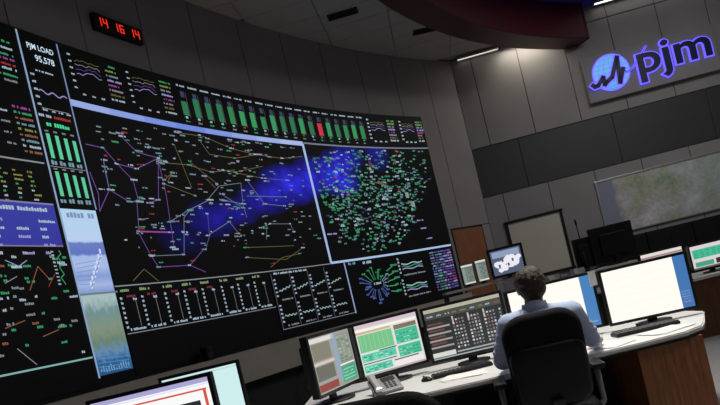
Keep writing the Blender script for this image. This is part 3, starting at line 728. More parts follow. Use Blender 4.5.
# ------------------------------------------------------------------ monitors
def monitor(name, label, A, B, z0, z1, print_fn, base_z, thick=.05, stand=True, group=None, bez=.022, housing=M_GLOSS, bg=None, deep=.0):
    """A, B: plan points of the left and right edge as seen; screen faces the camera side"""
    A, B = Vector(A), Vector(B); d = B-A; L = d.length; H = z1-z0; rz = math.atan2(d.y, d.x); mid = (A+B)/2
    e = empty(name, (mid.x, mid.y, base_z), rz); zb = z0-base_z
    bm = bmesh.new(); add_box(bm, (0, thick/2+.006, zb+H/2), (L, thick, H), bev=.008); 
    if deep: add_box(bm, (0, thick+deep/2, zb+H/2), (L*.72, deep, H*.7), bev=.02)
    bm_obj('housing', bm, M_BLACK, e)
    bm = bmesh.new()
    for sx in (-1, 1): add_box(bm, (sx*(L/2-bez/2), 0, zb+H/2), (bez, .014, H), bev=.002)
    add_box(bm, (0, 0, zb+bez/2), (L-2*bez, .014, bez), bev=.002); add_box(bm, (0, 0, zb+H-bez/2), (L-2*bez, .014, bez), bev=.002)
    bm_obj('bezel', bm, housing, e)
    sw, sh = L-2*bez, H-2*bez
    scr = box('screen', (0, .004, zb+H/2), (sw, .006, sh), bg or M_SCREEN, e)
    lv = [0]
    def pt(a, b): return (-sw/2+a*sw, -.0008-lv[0], zb+bez+b*sh)
    if print_fn:
        c = Canvas(pt, 9)
        def layer(k): lv[0] = .0008*k
        print_fn(c, layer); c.build('screen_print', scr)
    if stand:
        box('neck', (0, .06+thick/2, (zb+H*.45)/2+.005), (.07, .03, zb+H*.45-.01), M_DARKM, e, .006)
        cyl('foot', (0, .05, .001), (0, .05, .016), min(.13, L*.36), M_DARKM, e, n=24)
    tag(e, label, 'monitor', group); return e
SWHITE = ((1, .98, .90), 1.0); SBLUE = ((.06, .20, .50), .9)
def pr_doc(c, layer):
    c.rect(0, 0, .86, 1, SWHITE); c.rect(.86, 0, 1, 1, SBLUE); layer(1)
    for k in range(5): c.rect(.03, .12+.17*k, .8, .126+.17*k, ((.9, .88, .76), .95))
    for k in range(5): c.label(.875, .1+.05*k, .10, .018, ((.2, .4, .7), .9))
    c.label(.88, .14, .1, .02, RED)
def pr_doc2(c, layer):
    c.rect(0, 0, .86, 1, SWHITE); c.rect(.86, 0, 1, 1, ((.07, .24, .55), .9)); layer(1)
    for k in range(5): c.rect(.03, .12+.17*k, .8, .126+.17*k, ((.9, .88, .76), .95))
    c.label(.88, .08, .1, .02, WHT)
SG = ((.07, .55, .33), .9); SG2 = ((.10, .62, .42), .95)
def pr_green(c, layer):
    c.rect(0, 0, 1, 1, ((.82, .82, .78), .9)); layer(1)
    c.rect(0, .93, 1, 1, ((.75, .6, .7), .9)); c.rect(0, .87, .98, .91, ((.95, .92, .8), 1)); c.rect(0, .82, .55, .86, ((.75, .55, .35), .8))
    c.rect(.02, .46, .56, .80, ((.20, .60, .28), .9)); c.rect(.6, .46, .97, .74, SG); c.rect(.6, .75, .97, .84, ((.30, .25, .16), .7))
    c.rect(.02, .27, .56, .42, SG2); c.rect(.60, .20, .97, .42, SG); c.rect(.02, .06, .46, .20, SG2); c.rect(.5, .05, .97, .15, ((.85, .8, .8), 1)); c.rect(.0, 0, 1, .03, ((.55, .45, .5), .8)); layer(2)
    for k in range(7): c.rect(.05+.07*k, .5, .055+.07*k, .78, ((.5, .75, .45), .9))
    for x0, x1, z0, z1 in ((.04, .54, .29, .4), (.62, .95, .22, .40), (.62, .95, .48, .72), (.04, .44, .08, .18)):
        for r_ in range(3):
            for q in range(6): c.label(x0+(x1-x0)*q/6, z0+(z1-z0)*r_/3, (x1-x0)/9, .02, random.choice((((.03, .3, .18), .6), ((.5, .85, .7), .9))))
    c.rect(.3, .425, .58, .445, ((.1, .1, .1), .3)); c.rect(.5, .16, .9, .18, ((.1, .1, .1), .3)); c.rect(.02, .225, .55, .245, ((.2, .2, .2), .4))
def pr_mixed(c, layer):
    c.rect(0, 0, 1, 1, ((.42, .42, .38), .8)); layer(1)
    c.rect(0, .9, .6, .98, ((.8, .78, .72), .9)); c.rect(.03, .58, .46, .88, ((.28, .26, .2), .8)); c.rect(.52, .1, .62, 1, ((.35, .45, .62), .8)); c.rect(.0, .5, .5, .55, ((.75, .6, .55), .9))
    c.rect(.03, .22, .46, .48, ((.2, .2, .16), .7)); c.rect(.02, .03, .48, .16, ((.35, .06, .05), .8)); c.rect(.6, .04, .97, .34, ((.07, .42, .25), .85)); c.rect(.64, .4, .97, .95, ((.33, .38, .33), .8)); layer(2)
    for r_ in range(9):
        for q in range(3): c.label(.65+.11*q, .42+.058*r_, .07, .025, random.choice((((.6, .65, .4), .8), ((.15, .3, .2), .6))))
    for r_ in range(4): c.label(.63, .08+.06*r_, .3, .025, ((.4, .8, .55), .9))
    c.rect(.6, .36, .98, .38, SWHITE)
def pr_table(c, layer):
    c.rect(0, 0, 1, 1, ((.030, .032, .034), .8)); layer(1)
    c.rect(0, .93, 1, 1, ((.55, .55, .42), .8)); c.rect(0, .80, 1, .92, ((.10, .10, .09), .7)); c.rect(0, .04, .3, .13, ((.75, .75, .7), .9)); c.rect(.32, .06, 1, .09, ((.5, .55, .55), .7)); c.rect(0, 0, 1, .025, ((.5, .6, .6), .7)); layer(2)
    for q in range(9): c.label(.03+.11*q, .84, .08, .03, random.choice((YEL, WHT, ORG, WHT)))
    for r_ in range(4): c.rect(0, .22+.13*r_, .3, .255+.13*r_, ((.5, .47, .45), .7)); c.label(.02, .29+.13*r_, .2, .035, ((.35, .12, .1), .6))
    for q in range(16):
        for r_ in range(9):
            if q % 5 != 4: c.label(.34+.041*q, .14+.068*r_, .03, .04, random.choice((((.55, .57, .55), .8), ((.3, .32, .33), .7), ((.7, .68, .66), .9), ((.35, .2, .2), .6))))
    for q in range(3): c.rect(.34+.205*q, .62, .36+.205*q, .78, ((.7, .6, .58), .8))
def pr_sheet(c, layer):
    c.rect(0, 0, 1, 1, ((.95, .96, .95), 1)); layer(1); c.rect(0, .935, 1, 1, ((.45, .42, .72), .9)); c.rect(.0, .9, 1, .925, ((.8, .8, .95), 1)); c.rect(0, .83, .97, .855, ((.75, .10, .06), .9)); c.rect(.94, 0, .965, .84, ((.75, .10, .06), .9)); layer(2)
    c.rect(.45, .52, .9, .70, ((.05, .05, .06), .5))
    for r_ in range(7): c.label(.05, .1+.1*r_, .3, .03, ((.35, .4, .5), .7))
def pr_plain(c, layer): c.rect(0, 0, 1, 1, ((.62, .85, .85), 1)); layer(1); c.rect(0, .95, 1, .965, ((.5, .7, .72), .9))
def pr_small_green(c, layer):
    c.rect(0, 0, 1, 1, ((.8, .72, .74), .9)); layer(1); c.rect(.04, .45, .8, .84, SG); c.rect(.06, .1, .5, .3, ((.08, .45, .28), .8)); c.rect(.55, .1, .7, .32, ((.08, .06, .06), .5)); c.rect(0, 0, 1, .07, ((.2, .2, .2), .6)); layer(2)
    for r_ in range(4):
        for q in range(5): c.label(.08+.14*q, .5+.08*r_, .09, .03, ((.03, .3, .16), .6))
def pr_top(c, layer):
    c.rect(0, 0, 1, 1, ((.75, .68, .66), .9)); layer(1); c.rect(0, .88, 1, 1, ((.8, .75, .7), .95)); c.rect(0, .8, 1, .86, ((.5, .25, .25), .7)); c.rect(.05, .1, .9, .7, ((.4, .5, .45), .7))
def pr_pale(c, layer):
    c.rect(0, 0, 1, 1, ((.18, .22, .20), .8)); layer(1); c.rect(0, .9, 1, 1, ((.7, .72, .7), .9)); c.rect(.05, .1, .3, .85, ((.3, .38, .34), .8)); c.rect(.1, 0, 1, .08, ((.75, .72, .72), .9)); layer(2)
    for r_ in range(7):
        for q in range(3): c.label(.36+.2*q, .14+.1*r_, .14, .05, random.choice((((.35, .5, .42), .8), ((.15, .3, .2), .7))))
def pr_blotch(c, layer):
    c.rect(0, 0, 1, 1, ((.12, .16, .26), .7)); layer(1); c.rect(.05, .7, .95, .95, ((.35, .42, .62), .8)); layer(2)
    for (x, z, r_) in ((.18, .42, .13), (.3, .38, .12), (.42, .5, .14), (.55, .55, .15), (.68, .62, .13), (.8, .52, .13), (.4, .25, .12), (.6, .35, .13), (.25, .18, .1), (.75, .4, .14), (.9, .6, .1)):
        k = random.uniform(.8, 1.2); P_ = [(x+r_*math.cos(t*PI/4)*random.uniform(.8, 1.2), z+r_*k*math.sin(t*PI/4)*random.uniform(.8, 1.2)) for t in range(8)]
        for t in range(8): c.quad((x, z), P_[t], P_[(t+1) % 8], (x, z), ((.85, .85, .95), .95))
    layer(3)
    for (x, z) in ((.5, .3), (.33, .5), (.66, .45), (.2, .3)): c.rect(x, z, x+.06, z+.12, ((.1, .1, .16), .6))
DZ = .70
def pp(x, y, D): q = at(x, y, D); return (q.x, q.y)
m1 = monitor('monitor', 'sharply angled monitor left of the desk phone, grey, green and red', pp(305, 338, 4.1), pp(349, 330, 4.66), .775, 1.215, pr_mixed, DZ, deep=.09)
m2 = monitor('monitor', 'monitor with bright green tables behind the desk phone', pp(350, 325, 4.58), pp(417, 310, 4.80), .775, 1.215, pr_green, DZ)
m3 = monitor('monitor', 'monitor full of small dark tables left of the seated man', pp(419, 308, 4.68), pp(501, 292, 4.64), .765, 1.205, pr_table, DZ)
m4 = monitor('monitor', 'white monitor with blue side strip behind the seated man', pp(504, 293, 4.6), pp(592, 271, 4.58), .75, 1.185, pr_doc2, DZ)
m5 = monitor('monitor', 'large white monitor with blue strip right of the seated man', pp(597, 272, 4.52), pp(687, 256, 4.38), .745, 1.175, pr_doc, DZ)
LZ = .70
m0b = monitor('monitor', 'plain pale cyan monitor behind the red-lined one at lower left', pp(158, 380, 4.2), pp(238, 360, 4.25), .74, 1.17, pr_plain, LZ)
m0a = monitor('monitor', 'white monitor with red line and purple bar at lower left', pp(85, 400, 3.32), pp(210, 372, 3.32), .73, 1.168, pr_sheet, LZ)

# ------------------------------------------------------------------ desks
desk = empty('control_desk', (.8, 4.3, 0))
di = Matrix.Translation((-.8, -4.3, 0))
def dk(o): o.parent = desk; o.matrix_parent_inverse = di; return o
edge = [(-.78, 3.95), (-.4, 3.86), (.0, 3.80), (.5, 3.76), (1.0, 3.74), (1.5, 3.74), (1.80, 3.76), (1.96, 3.86), (2.06, 4.02), (2.32, 4.5), (2.3, 4.95), (-.78, 5.2)]
dk(extrude_poly('worktop', edge, DZ-.035, DZ, M_DESK, None, .008))
dk(extrude_poly('edge_band', [(x, y-.002) for x, y in edge[:9]]+[(2.0, 4.02), (1.78, 3.80), (-.78, 4.0)], DZ-.05, DZ-.036, M_BLACK))
pc0, pc1 = 1.47, 1.90
dk(box('end_panel', ((pc0+pc1)/2+.02, 4.05, (DZ-.05)/2), (pc1-pc0, .48, DZ-.05), M_WOOD, None, .006))
dk(box('back_panel', (.75, 4.85, (DZ-.05)/2), (3.0, .03, DZ-.05), M_BLACK))
dk(box('side_panel', (-.74, 4.5, (DZ-.05)/2), (.03, .9, DZ-.05), M_BLACK))
dk(box('pedestal', (.08, 4.35, .32), (.45, .8, .64), M_BLACK, None, .006))
tag(desk, 'light topped control desk with brown wooden end panel', 'desk')
ld = empty('side_desk', (-1.55, 3.75, 0)); lin = Matrix.Translation((1.55, -3.75, 0))
for o in (box('worktop', (-1.55, 3.85, LZ-.018), (1.4, 1.5, .035), M_DESK, None, .006), box('side_panel', (-.88, 3.85, (LZ-.04)/2), (.03, 1.4, LZ-.04), M_BLACK), box('side_panel', (-2.22, 3.85, (LZ-.04)/2), (.03, 1.4, LZ-.04), M_BLACK), box('back_panel', (-1.55, 4.5, (LZ-.04)/2), (1.3, .03, LZ-.04), M_BLACK)):
    o.parent = ld; o.matrix_parent_inverse = lin
tag(ld, 'light topped side desk under the two lower left monitors', 'desk')

# phone, keyboard, mouse, papers
ph = empty('desk_phone', (*pp(386, 388, 4.22), DZ+.004), .25)
bm = bmesh.new(); add_box(bm, (0, 0, .045), (.21, .19, .03), rx=.42, bev=.008); add_box(bm, (0, .06, .03), (.18, .05, .06), bev=.006); bm_obj('base', bm, M_GREYP, ph)
box('display', (.035, .045, .082), (.10, .05, .006), M_SCREEN, ph, rx=.42)
for i in range(3):
    for j in range(4): box('key', (.0+.03*i, .0-.024*j+.015, .068-.0107*j), (.02, .014, .008), M_DARKM, ph, rx=.42)
bm = bmesh.new(); add_box(bm, (-.07, 0, .085), (.045, .21, .024), rx=.42, bev=.01); add_box(bm, (-.07, -.08, .045), (.055, .05, .03), rx=.42, bev=.01); add_box(bm, (-.07, .08, .115), (.055, .05, .03), rx=.42, bev=.01); bm_obj('handset', bm, M_SILVER, ph)
tag(ph, 'grey push button desk phone before the green monitor', 'telephone')
mo = empty('computer_mouse', (*pp(427, 381, 4.3), DZ), .5)
bm = bmesh.new(); bmesh.ops.create_uvsphere(bm, u_segments=16, v_segments=10, radius=1, matrix=Matrix.Diagonal((.034, .058, .034, 1))); bmesh.ops.bisect_plane(bm, geom=bm.verts[:]+bm.edges[:]+bm.faces[:], plane_co=(0, 0, 0.001), plane_no=(0, 0, 1), clear_inner=True); bmesh.ops.holes_fill(bm, edges=bm.edges[:]); bm_obj('body', bm, M_BLACK, mo, True)
cyl('wheel', (-.004, .03, .031), (.004, .03, .031), .009, M_GREYP, mo)
tag(mo, 'black computer mouse beside the phone', 'mouse')
def keyboard(loc, rz, label):
    kb = empty('keyboard', loc, rz); box('body', (0, 0, .011), (.44, .15, .02), M_BLACK, kb, .004)
    bm = bmesh.new()
    for r_ in range(5):
        for q in range(14): add_box(bm, (-.2+.031*q, -.055+.027*r_, .024), (.025, .021, .008))
    o = bm_obj('keys', bm, M_DARKM, kb); o['kind'] = 'stuff'
    tag(kb, label, 'keyboard'); return kb
keyboard((*pp(462, 372, 4.35), DZ), .05, 'black keyboard under the dark table monitor')
keyboard((*pp(645, 330, 4.22), DZ), -.05, 'black keyboard under the large white monitor')
def paper(c, rz, label, n=3, sz=(.21, .297)):
    e = empty('paper_stack', c, rz)
    for i in range(n): box('sheet', (random.uniform(-.012, .012), random.uniform(-.012, .012), .0015+.002*i), (*sz, .0018), M_PAPER, e, rz=random.uniform(-.12, .12))
    tag(e, label, 'papers')
paper((1.36, 3.96, DZ), .5, 'white papers at the seated man\'s right hand')
paper((1.78, 4.0, DZ), -1.2, 'loose white papers near the rounded desk end')
paper((.42, 4.12, DZ), 1.3, 'white papers left of the seated man')
nt_ = empty('sticky_note', (*pp(594, 285, 4.50), 1.08)); q = box('sheet', (0, 0, .05), (.055, .003, .11), M_PAPER, nt_); 
tag(nt_, 'small white note stuck between the two white monitors', 'note')

# ------------------------------------------------------------------ chairs
def rounded_slab(name, w_, h, t, m, parent, loc, tilt=0, bend=.35, taper=.88, rad=.09, top_r=None):
    """upright upholstered slab: rounded outline, curved across, soft edges"""
    N = 10; out = []
    for (cx, cz, a0, r) in ((1, 1, 0, top_r or rad), (-1, 1, 90, top_r or rad), (-1, -1, 180, rad), (1, -1, 270, rad)):
        for i in range(N+1):
            a = math.radians(a0+90*i/N); out.append((cx*(w_/2-r)+r*math.cos(a), cz*(h/2-r)+r*math.sin(a)))
    bm = bmesh.new(); rings = []
    prof = [(0, .80), (.18, .93), (.5, 1.0), (.82, .93), (1, .80)]
    def P_(x, z, y): 
        k = 1-(1-taper)*max(0, -z/h+.5-.5) if z < 0 else 1
        return (x*k, y+bend*x*x, z)
    for yy, sc in prof:
        sc_ = 1-(1-sc)*.12/.2
        rings.append([bm.verts.new(P_(x*(1-(1-sc_)*1.0), z*(1-(1-sc_)*.9), (yy-.5)*t)) for x, z in out])
    n = len(out)
    for a, b in zip(rings, rings[1:]):
        for i in range(n): bm.faces.new((a[i], a[(i+1) % n], b[(i+1) % n], b[i]))
    for ring_, sgn_ in ((rings[0], -1), (rings[-1], 1)):
        prev = ring_
        for s_ in (.7, .4, .15):
            y = sgn_*t/2
            cur = [bm.verts.new(P_(x*s_, z*s_, y*(1+.18*(1-s_)))) for x, z in out]
            for i in range(n): bm.faces.new((prev[i], prev[(i+1) % n], cur[(i+1) % n], cur[i]))
            prev = cur
        bm.faces.new(prev)
    M = Matrix.Translation(loc) @ Matrix.Rotation(tilt, 4, 'X')
    bmesh.ops.transform(bm, matrix=M, verts=bm.verts)
    return bm_obj(name, bm, m, parent, True)
def office_chair(loc, rz, label, top=1.06, w_=.46):
    """faces +Y in its own frame"""
    e = empty('office_chair', loc, rz)
    rounded_slab('backrest', w_, top-.52, .07, M_FABRIC, e, (0, -.235, (top+.52)/2), .10, .30, .9, .08, .13)
    rounded_slab('lumbar_shell', w_*.94, .36, .035, M_BLACK, e, (0, -.265, .71), .10, .30, .9, .07)
    bm = bmesh.new(); add_box(bm, (0, -.285, .47), (.07, .03, .22), rx=.1, bev=.01); add_box(bm, (0, -.17, .375), (.07, .26, .03), bev=.01); bm_obj('back_support', bm, M_DARKM, e)
    o = rounded_slab('seat', .50, .48, .09, M_FABRIC, e, (0, 0, 0), 0, .2, 1, .12); o.data.transform(Matrix.Translation((0, .03, .45)) @ Matrix.Rotation(PI/2, 4, 'X'))
    for sx in (-1, 1):
        a = box('armrest', (sx*.285, .02, .675), (.075, .26, .035), M_BLACK, e, .014)
        tube('arm_post', [(sx*.24, .0, .40), (sx*.285, .0, .46), (sx*.285, .0, .66)], .017, M_GREYP, a)
    cyl('gas_lift', (0, 0, .12), (0, 0, .40), .026, M_DARKM, e)
    for k in range(5):
        t = 2*PI*k/5+.3; d = Vector((math.cos(t), math.sin(t), 0))
        bm = bmesh.new(); add_cyl(bm, Vector((0, 0, .13)), d*.29+Vector((0, 0, .085)), .028, .018, 10); l = bm_obj('base_leg', bm, M_BLACK, e, True)
        p = d*.29+Vector((0, 0, .03)); nrm = Vector((-d.y, d.x, 0))
        cyl('caster', p-nrm*.025, p+nrm*.025, .03, M_BLACK, l)
    tag(e, label, 'office chair'); return e
CH = at(551, 340, 3.3); CHX, CHY = CH.x, 3.32+.25
office_chair((CHX, CHY, 0), -.14, 'black office chair the man is sitting in', 1.07, .445)
office_chair((-.05, 2.12, 0), -.25, 'empty black office chair at the bottom edge of the photo', 1.03, .46)

# ------------------------------------------------------------------ the seated man
def blob(bm, c, r, n=20): bmesh.ops.create_uvsphere(bm, u_segments=n, v_segments=n*2//3, radius=1, matrix=Matrix.Translation(c) @ Matrix.Diagonal((*r, 1)))
def limb(bm, p, q, r0, r1, n=16):
    add_cyl(bm, p, q, r0, r1, n); blob(bm, p, (r0,)*3, n); blob(bm, q, (r1,)*3, n)
def fuse(name, bm, vox, m, parent=None, smooth=3):
    me = bpy.data.meshes.new(name); bm.to_mesh(me); bm.free(); o = bpy.data.objects.new(name, me); COL.objects.link(o)
    r = o.modifiers.new('r', 'REMESH'); r.mode = 'VOXEL'; r.voxel_size = vox
    if smooth: s = o.modifiers.new('s', 'SMOOTH'); s.iterations = smooth; s.factor = .5
    dg = bpy.context.evaluated_depsgraph_get(); me2 = bpy.data.meshes.new_from_object(o.evaluated_get(dg)); bpy.data.objects.remove(o)
    me2.name = name; me2.polygons.foreach_set('use_smooth', [True]*len(me2.polygons)); me2.materials.clear()
    return link(name, me2, parent, m)
def V(*a): return Vector(a)
M_SKIN = mat('skin', (.42, .23, .16), .55, noise=.06, nscale=20)
M_HAIR = mat('greying_brown_hair', (.048, .034, .022), .7, noise=.35, nscale=45, bump=.8)
M_SHIRT = mat('light_blue_shirt', (.44, .52, .72), .8, noise=.06, nscale=12, bump=.25)
M_TROUS = mat('dark_trousers', (.02, .022, .03), .85, noise=.1)
PXX, PYY = .875, 3.62
man = empty('person', (PXX, PYY-.05, .0)); mi_ = Matrix.Translation((-PXX, -PYY+.05, 0))
HX = at(529, 284, 3.62).x-PXX
joints = dict(pel=V(0, -.02, .54), waist=V(0, -.05, .72), chest=V(0, -.02, .90), neck=V(.0, 0, 1.07), head=V(HX+.012, .03, 1.208),
              shl=V(-.175, -.01, 1.005), shr=V(.205, -.01, .995), ell=V(-.25, .06, .80), elr=V(.305, .07, .815), wrl=V(-.17, .33, .755), wrr=V(.40, .27, .745),
              kl=V(-.13, .43, .52), kr=V(.15, .43, .52), al=V(-.12, .40, .09), ar=V(.16, .42, .09))
def hand(bm, wr, d, side):
    d = d.normalized(); up = V(0, 0, 1); s = d.cross(up).normalized()*side   # s points to the thumb side
    pc = wr+d*.055-up*.006
    M = Matrix((( *[d.x*.05, s.x*.040, 0], pc.x), (*[d.y*.05, s.y*.040, 0], pc.y), (*[d.z*.05, s.z*.040, .017], pc.z), (0, 0, 0, 1)))
    bmesh.ops.create_uvsphere(bm, u_segments=14, v_segments=10, radius=1, matrix=M)
    for k, (off, L) in enumerate(((.030, .068), (.010, .078), (-.010, .072), (-.028, .056))):
        a = wr+d*.095+s*off; b = a+d*L*.5+up*.006; c_ = b+d*L*.5-up*.016
        limb(bm, a, b, .0092, .0088, 8); limb(bm, b, c_, .0088, .0075, 8)
    a = wr+d*.035+s*.032; b = a+d*.03+s*.028-up*.004; c_ = b+d*.032+s*.004-up*.004
    limb(bm, a, b, .013, .0105, 8); limb(bm, b, c_, .0105, .0085, 8)
def body():
    bm = bmesh.new(); J = joints
    limb(bm, J['pel'], J['waist'], .13, .12); limb(bm, J['waist'], J['chest'], .12, .13); blob(bm, J['chest']+V(0, 0, .03), (.17, .10, .12))
    limb(bm, J['chest'], J['neck'], .09, .058); limb(bm, J['neck'], J['head']+V(0, -.012, -.07), .058, .055)
    h = J['head']
    blob(bm, h+V(0, -.008, .022), (.074, .092, .085), 24); blob(bm, h+V(0, .02, -.03), (.062, .075, .078), 24); blob(bm, h+V(0, .055, -.082), (.036, .036, .028))   # skull, face, chin
    limb(bm, h+V(0, .088, .012), h+V(0, .110, -.026), .010, .014, 10)                                    # nose
    for sx in (-1, 1):
        blob(bm, h+V(sx*.078, -.002, -.012), (.012, .020, .034), 14); blob(bm, h+V(sx*.03, .085, .022), (.022, .012, .008), 10)   # ears, brows
        blob(bm, h+V(sx*.03, .078, .005), (.014, .014, .009), 10)
    blob(bm, h+V(0, .088, -.052), (.024, .012, .008), 10)
    for s_, sh, el, wr in ((-1, 'shl', 'ell', 'wrl'), (1, 'shr', 'elr', 'wrr')):
        limb(bm, J['chest']+V(s_*.06, 0, .07), J[sh], .06, .058); limb(bm, J[sh], J[el], .05, .04); limb(bm, J[el], J[wr], .040, .027)
        hand(bm, J[wr], (J[wr]-J[el])*V(1, 1, 0)+V(0, 0, -.02) if False else V((J[wr]-J[el]).x, (J[wr]-J[el]).y, 0), -s_)
    for s_, k, a in ((-1, 'kl', 'al'), (1, 'kr', 'ar')):
        limb(bm, J['pel']+V(s_*.09, .02, 0), J[k], .075, .055); limb(bm, J[k], J[a], .052, .038); limb(bm, J[a]+V(0, -.03, -.05), J[a]+V(0, .14, -.06), .035, .03)
    bmesh.ops.translate(bm, verts=bm.verts, vec=(PXX, PYY, 0)); return bm
def mp_(o): o.parent = man; o.matrix_parent_inverse = mi_; return o
mp_(fuse('body', body(), .0062, M_SKIN, None, 2))
# shirt
bm = bmesh.new(); J = joints
limb(bm, J['pel']+V(0, 0, .04), J['waist'], .155, .150); limb(bm, J['waist'], J['chest'], .150, .150)
for dx in (-.07, .07): limb(bm, J['waist']+V(dx, 0, -.04), J['chest']+V(dx*1.15, 0, .0), .115, .118)
blob(bm, J['chest']+V(0, 0, .03), (.205, .125, .13)); limb(bm, J['chest']+V(0, -.01, .06), J['neck']+V(0, -.01, -.015), .115, .075)
for s_, sh, el, wr in ((-1, 'shl', 'ell', 'wrl'), (1, 'shr', 'elr', 'wrr')):
    limb(bm, J['neck']+V(s_*.03, -.01, -.045), J[sh]+V(0, 0, .0), .062, .072); limb(bm, J['chest']+V(s_*.08, 0, .03), J[sh], .09, .074)
    limb(bm, J[sh], J[el], .073, .060); q = J[el].lerp(J[wr], .93); limb(bm, J[el], q, .060, .043)
    for t in (.25, .5, .72): blob(bm, J[sh].lerp(J[el], t)+V(s_*.008, 0, 0), (.070, .066, .022))
    for t in (.15, .35, .6): blob(bm, J[el].lerp(J[wr], t), (.054, .05, .05))
bmesh.ops.translate(bm, verts=bm.verts, vec=(PXX, PYY, 0))
sh_ = mp_(fuse('shirt', bm, .010, M_SHIRT, None, 4))
# collar: a folded band around the neck
bm = bmesh.new(); nk = J['neck']; n = 28; rings = []
for (r, z, th) in ((.062, .052, 0), (.070, .055, 0), (.082, .008, 0), (.070, .0, 0)):
    rings.append([bm.verts.new((PXX+nk.x+HX*.25+r*1.02*math.cos(2*PI*i/n), PYY+nk.y+r*1.05*math.sin(2*PI*i/n)-.004, nk.z+z-.018-.02*max(0, math.sin(2*PI*i/n)))) for i in range(n)])
for a, b in zip(rings, rings[1:]+rings[:1]):
    for i in range(n): bm.faces.new((a[i], a[(i+1) % n], b[(i+1) % n], b[i]))
mp_(bm_obj('collar', bm, M_SHIRT, None, True))
bm = bmesh.new()
blob(bm, J['pel'], (.18, .14, .10)); 
for s_, k, a in ((-1, 'kl', 'al'), (1, 'kr', 'ar')):
    limb(bm, J['pel']+V(s_*.09, .02, .005), J[k], .09, .07); limb(bm, J[k], J[a]+V(0, 0, .03), .068, .055)
bmesh.ops.translate(bm, verts=bm.verts, vec=(PXX, PYY, 0)); mp_(fuse('trousers', bm, .011, M_TROUS, None, 3))
for s_, a in ((-1, 'al'), (1, 'ar')):
    bm = bmesh.new(); p = J[a]
    limb(bm, p+V(0, -.03, -.045), p+V(0, .13, -.055), .044, .036); add_box(bm, p+V(0, .05, -.079), (.085, .27, .02), bev=.005); limb(bm, p+V(0, -.02, -.03), p+V(0, -.02, .01), .046, .044)
    bmesh.ops.translate(bm, verts=bm.verts, vec=(PXX, PYY, 0)); mp_(fuse('shoe', bm, .008, M_BLACK, None, 2))
# hair cap: skull cap cut at the hairline
bm = bmesh.new(); h = J['head']
blob(bm, h+V(0, -.010, .026), (.088, .103, .092), 24); blob(bm, h+V(0, -.032, -.018), (.084, .076, .074), 24); blob(bm, h+V(0, -.045, -.062), (.055, .045, .036), 16)
for _ in range(160):
    t = random.uniform(0, 2*PI); z = random.uniform(-.3, 1); r = math.sqrt(1-z*z)
    p = h+V(0, -.010, .026)+V(.085*r*math.cos(t), .097*r*math.sin(t), .089*z)
    blob(bm, p, (.010, .012, .012), 6)
bmesh.ops.translate(bm, verts=bm.verts, vec=(PXX, PYY, 0))
hr = fuse('hair', bm, .006, M_HAIR, None, 1)
bm = bmesh.new(); bm.from_mesh(hr.data); hw_ = h+V(PXX, PYY, 0)
bmesh.ops.bisect_plane(bm, geom=bm.verts[:]+bm.edges[:]+bm.faces[:], plane_co=hw_+V(0, .062, .05), plane_no=V(0, 1, -.75).normalized(), clear_outer=True)
bmesh.ops.holes_fill(bm, edges=[e for e in bm.edges if e.is_boundary]); bm.to_mesh(hr.data); bm.free(); mp_(hr)
tag(man, 'person in a light blue shirt sitting at the desk, seen from behind', 'person')

# ------------------------------------------------------------------ second row on the right
R2Y = 7.3; r2 = empty('wooden_desk', (4.6, R2Y+.4, 0)); ri = Matrix.Translation((-4.6, -R2Y-.4, 0)); R2Z = .74
for o in (box('worktop', (4.6, R2Y+.42, R2Z-.02), (3.2, .9, .04), M_DESK, None, .006), box('front_panel', (4.6, R2Y, (R2Z-.04)/2), (3.1, .03, R2Z-.04), M_WOODD), box('side_panel', (3.07, R2Y+.42, (R2Z-.04)/2), (.03, .8, R2Z-.04), M_WOODD), box('side_panel', (6.13, R2Y+.42, (R2Z-.04)/2), (.03, .8, R2Z-.04), M_WOODD)):
    o.parent = r2; o.matrix_parent_inverse = ri
tag(r2, 'dark brown wooden desk further back at the right edge', 'desk')
monitor('monitor', 'small monitor with a green table at the right edge of the photo', pp(687, 247, 7.55), pp(732, 236, 7.55), .79, 1.13, pr_small_green, R2Z)
monitor('monitor', 'monitor showing only its white top above the large white monitor', pp(638, 255, 7.7), pp(683, 247, 7.7), .83, 1.17, pr_top, R2Z)
# ------------------------------------------------------------------ rear console with a shelf of screens
rc = empty('rear_console', (2.3, 9.2, 0)); rci = Matrix.Translation((-2.3, -9.2, 0)); Y9 = 9.0
items = [box('worktop', (2.5, Y9+.35, .74), (3.2, .9, .04), M_DESK, None, .006), box('front_panel', (2.5, Y9+.02, .36), (3.1, .03, .72), M_VOID), box('side_panel', (.92, Y9+.35, .36), (.03, .85, .72), M_VOID), box('side_panel', (4.08, Y9+.35, .36), (.03, .85, .72), M_VOID),
         box('monitor_shelf', (1.62, Y9+.35, 1.245), (1.36, .5, .035), M_DESK, None, .004), box('shelf_side', (.96, Y9+.35, .995), (.03, .48, .464), M_VOID), box('shelf_side', (2.29, Y9+.35, .995), (.03, .48, .464), M_VOID),
         box('low_shelf', (3.12, Y9+.35, 1.06), (1.6, .5, .035), M_DESK, None, .004), box('shelf_side', (3.9, Y9+.35, .902), (.03, .48, .28), M_VOID), box('shelf_side', (2.36, Y9+.35, .902), (.03, .48, .28), M_VOID)]
for o in items[:4]: o.parent = rc; o.matrix_parent_inverse = rci
for nm, its, lab in (('monitor_riser', items[4:7], 'tall light topped riser carrying three small screens on the rear console'), ('low_riser', items[7:], 'low light topped riser carrying trays and black monitors')):
    e = empty(nm, (its[0].data.vertices[0].co.x, Y9+.35, .76)); iv = Matrix.Translation(-Vector(e.location))
    for o in its: o.parent = e; o.matrix_parent_inverse = iv
    tag(e, lab, 'riser')
tag(rc, 'rear console with light shelves behind the seated man', 'console')
RZ = 1.2625
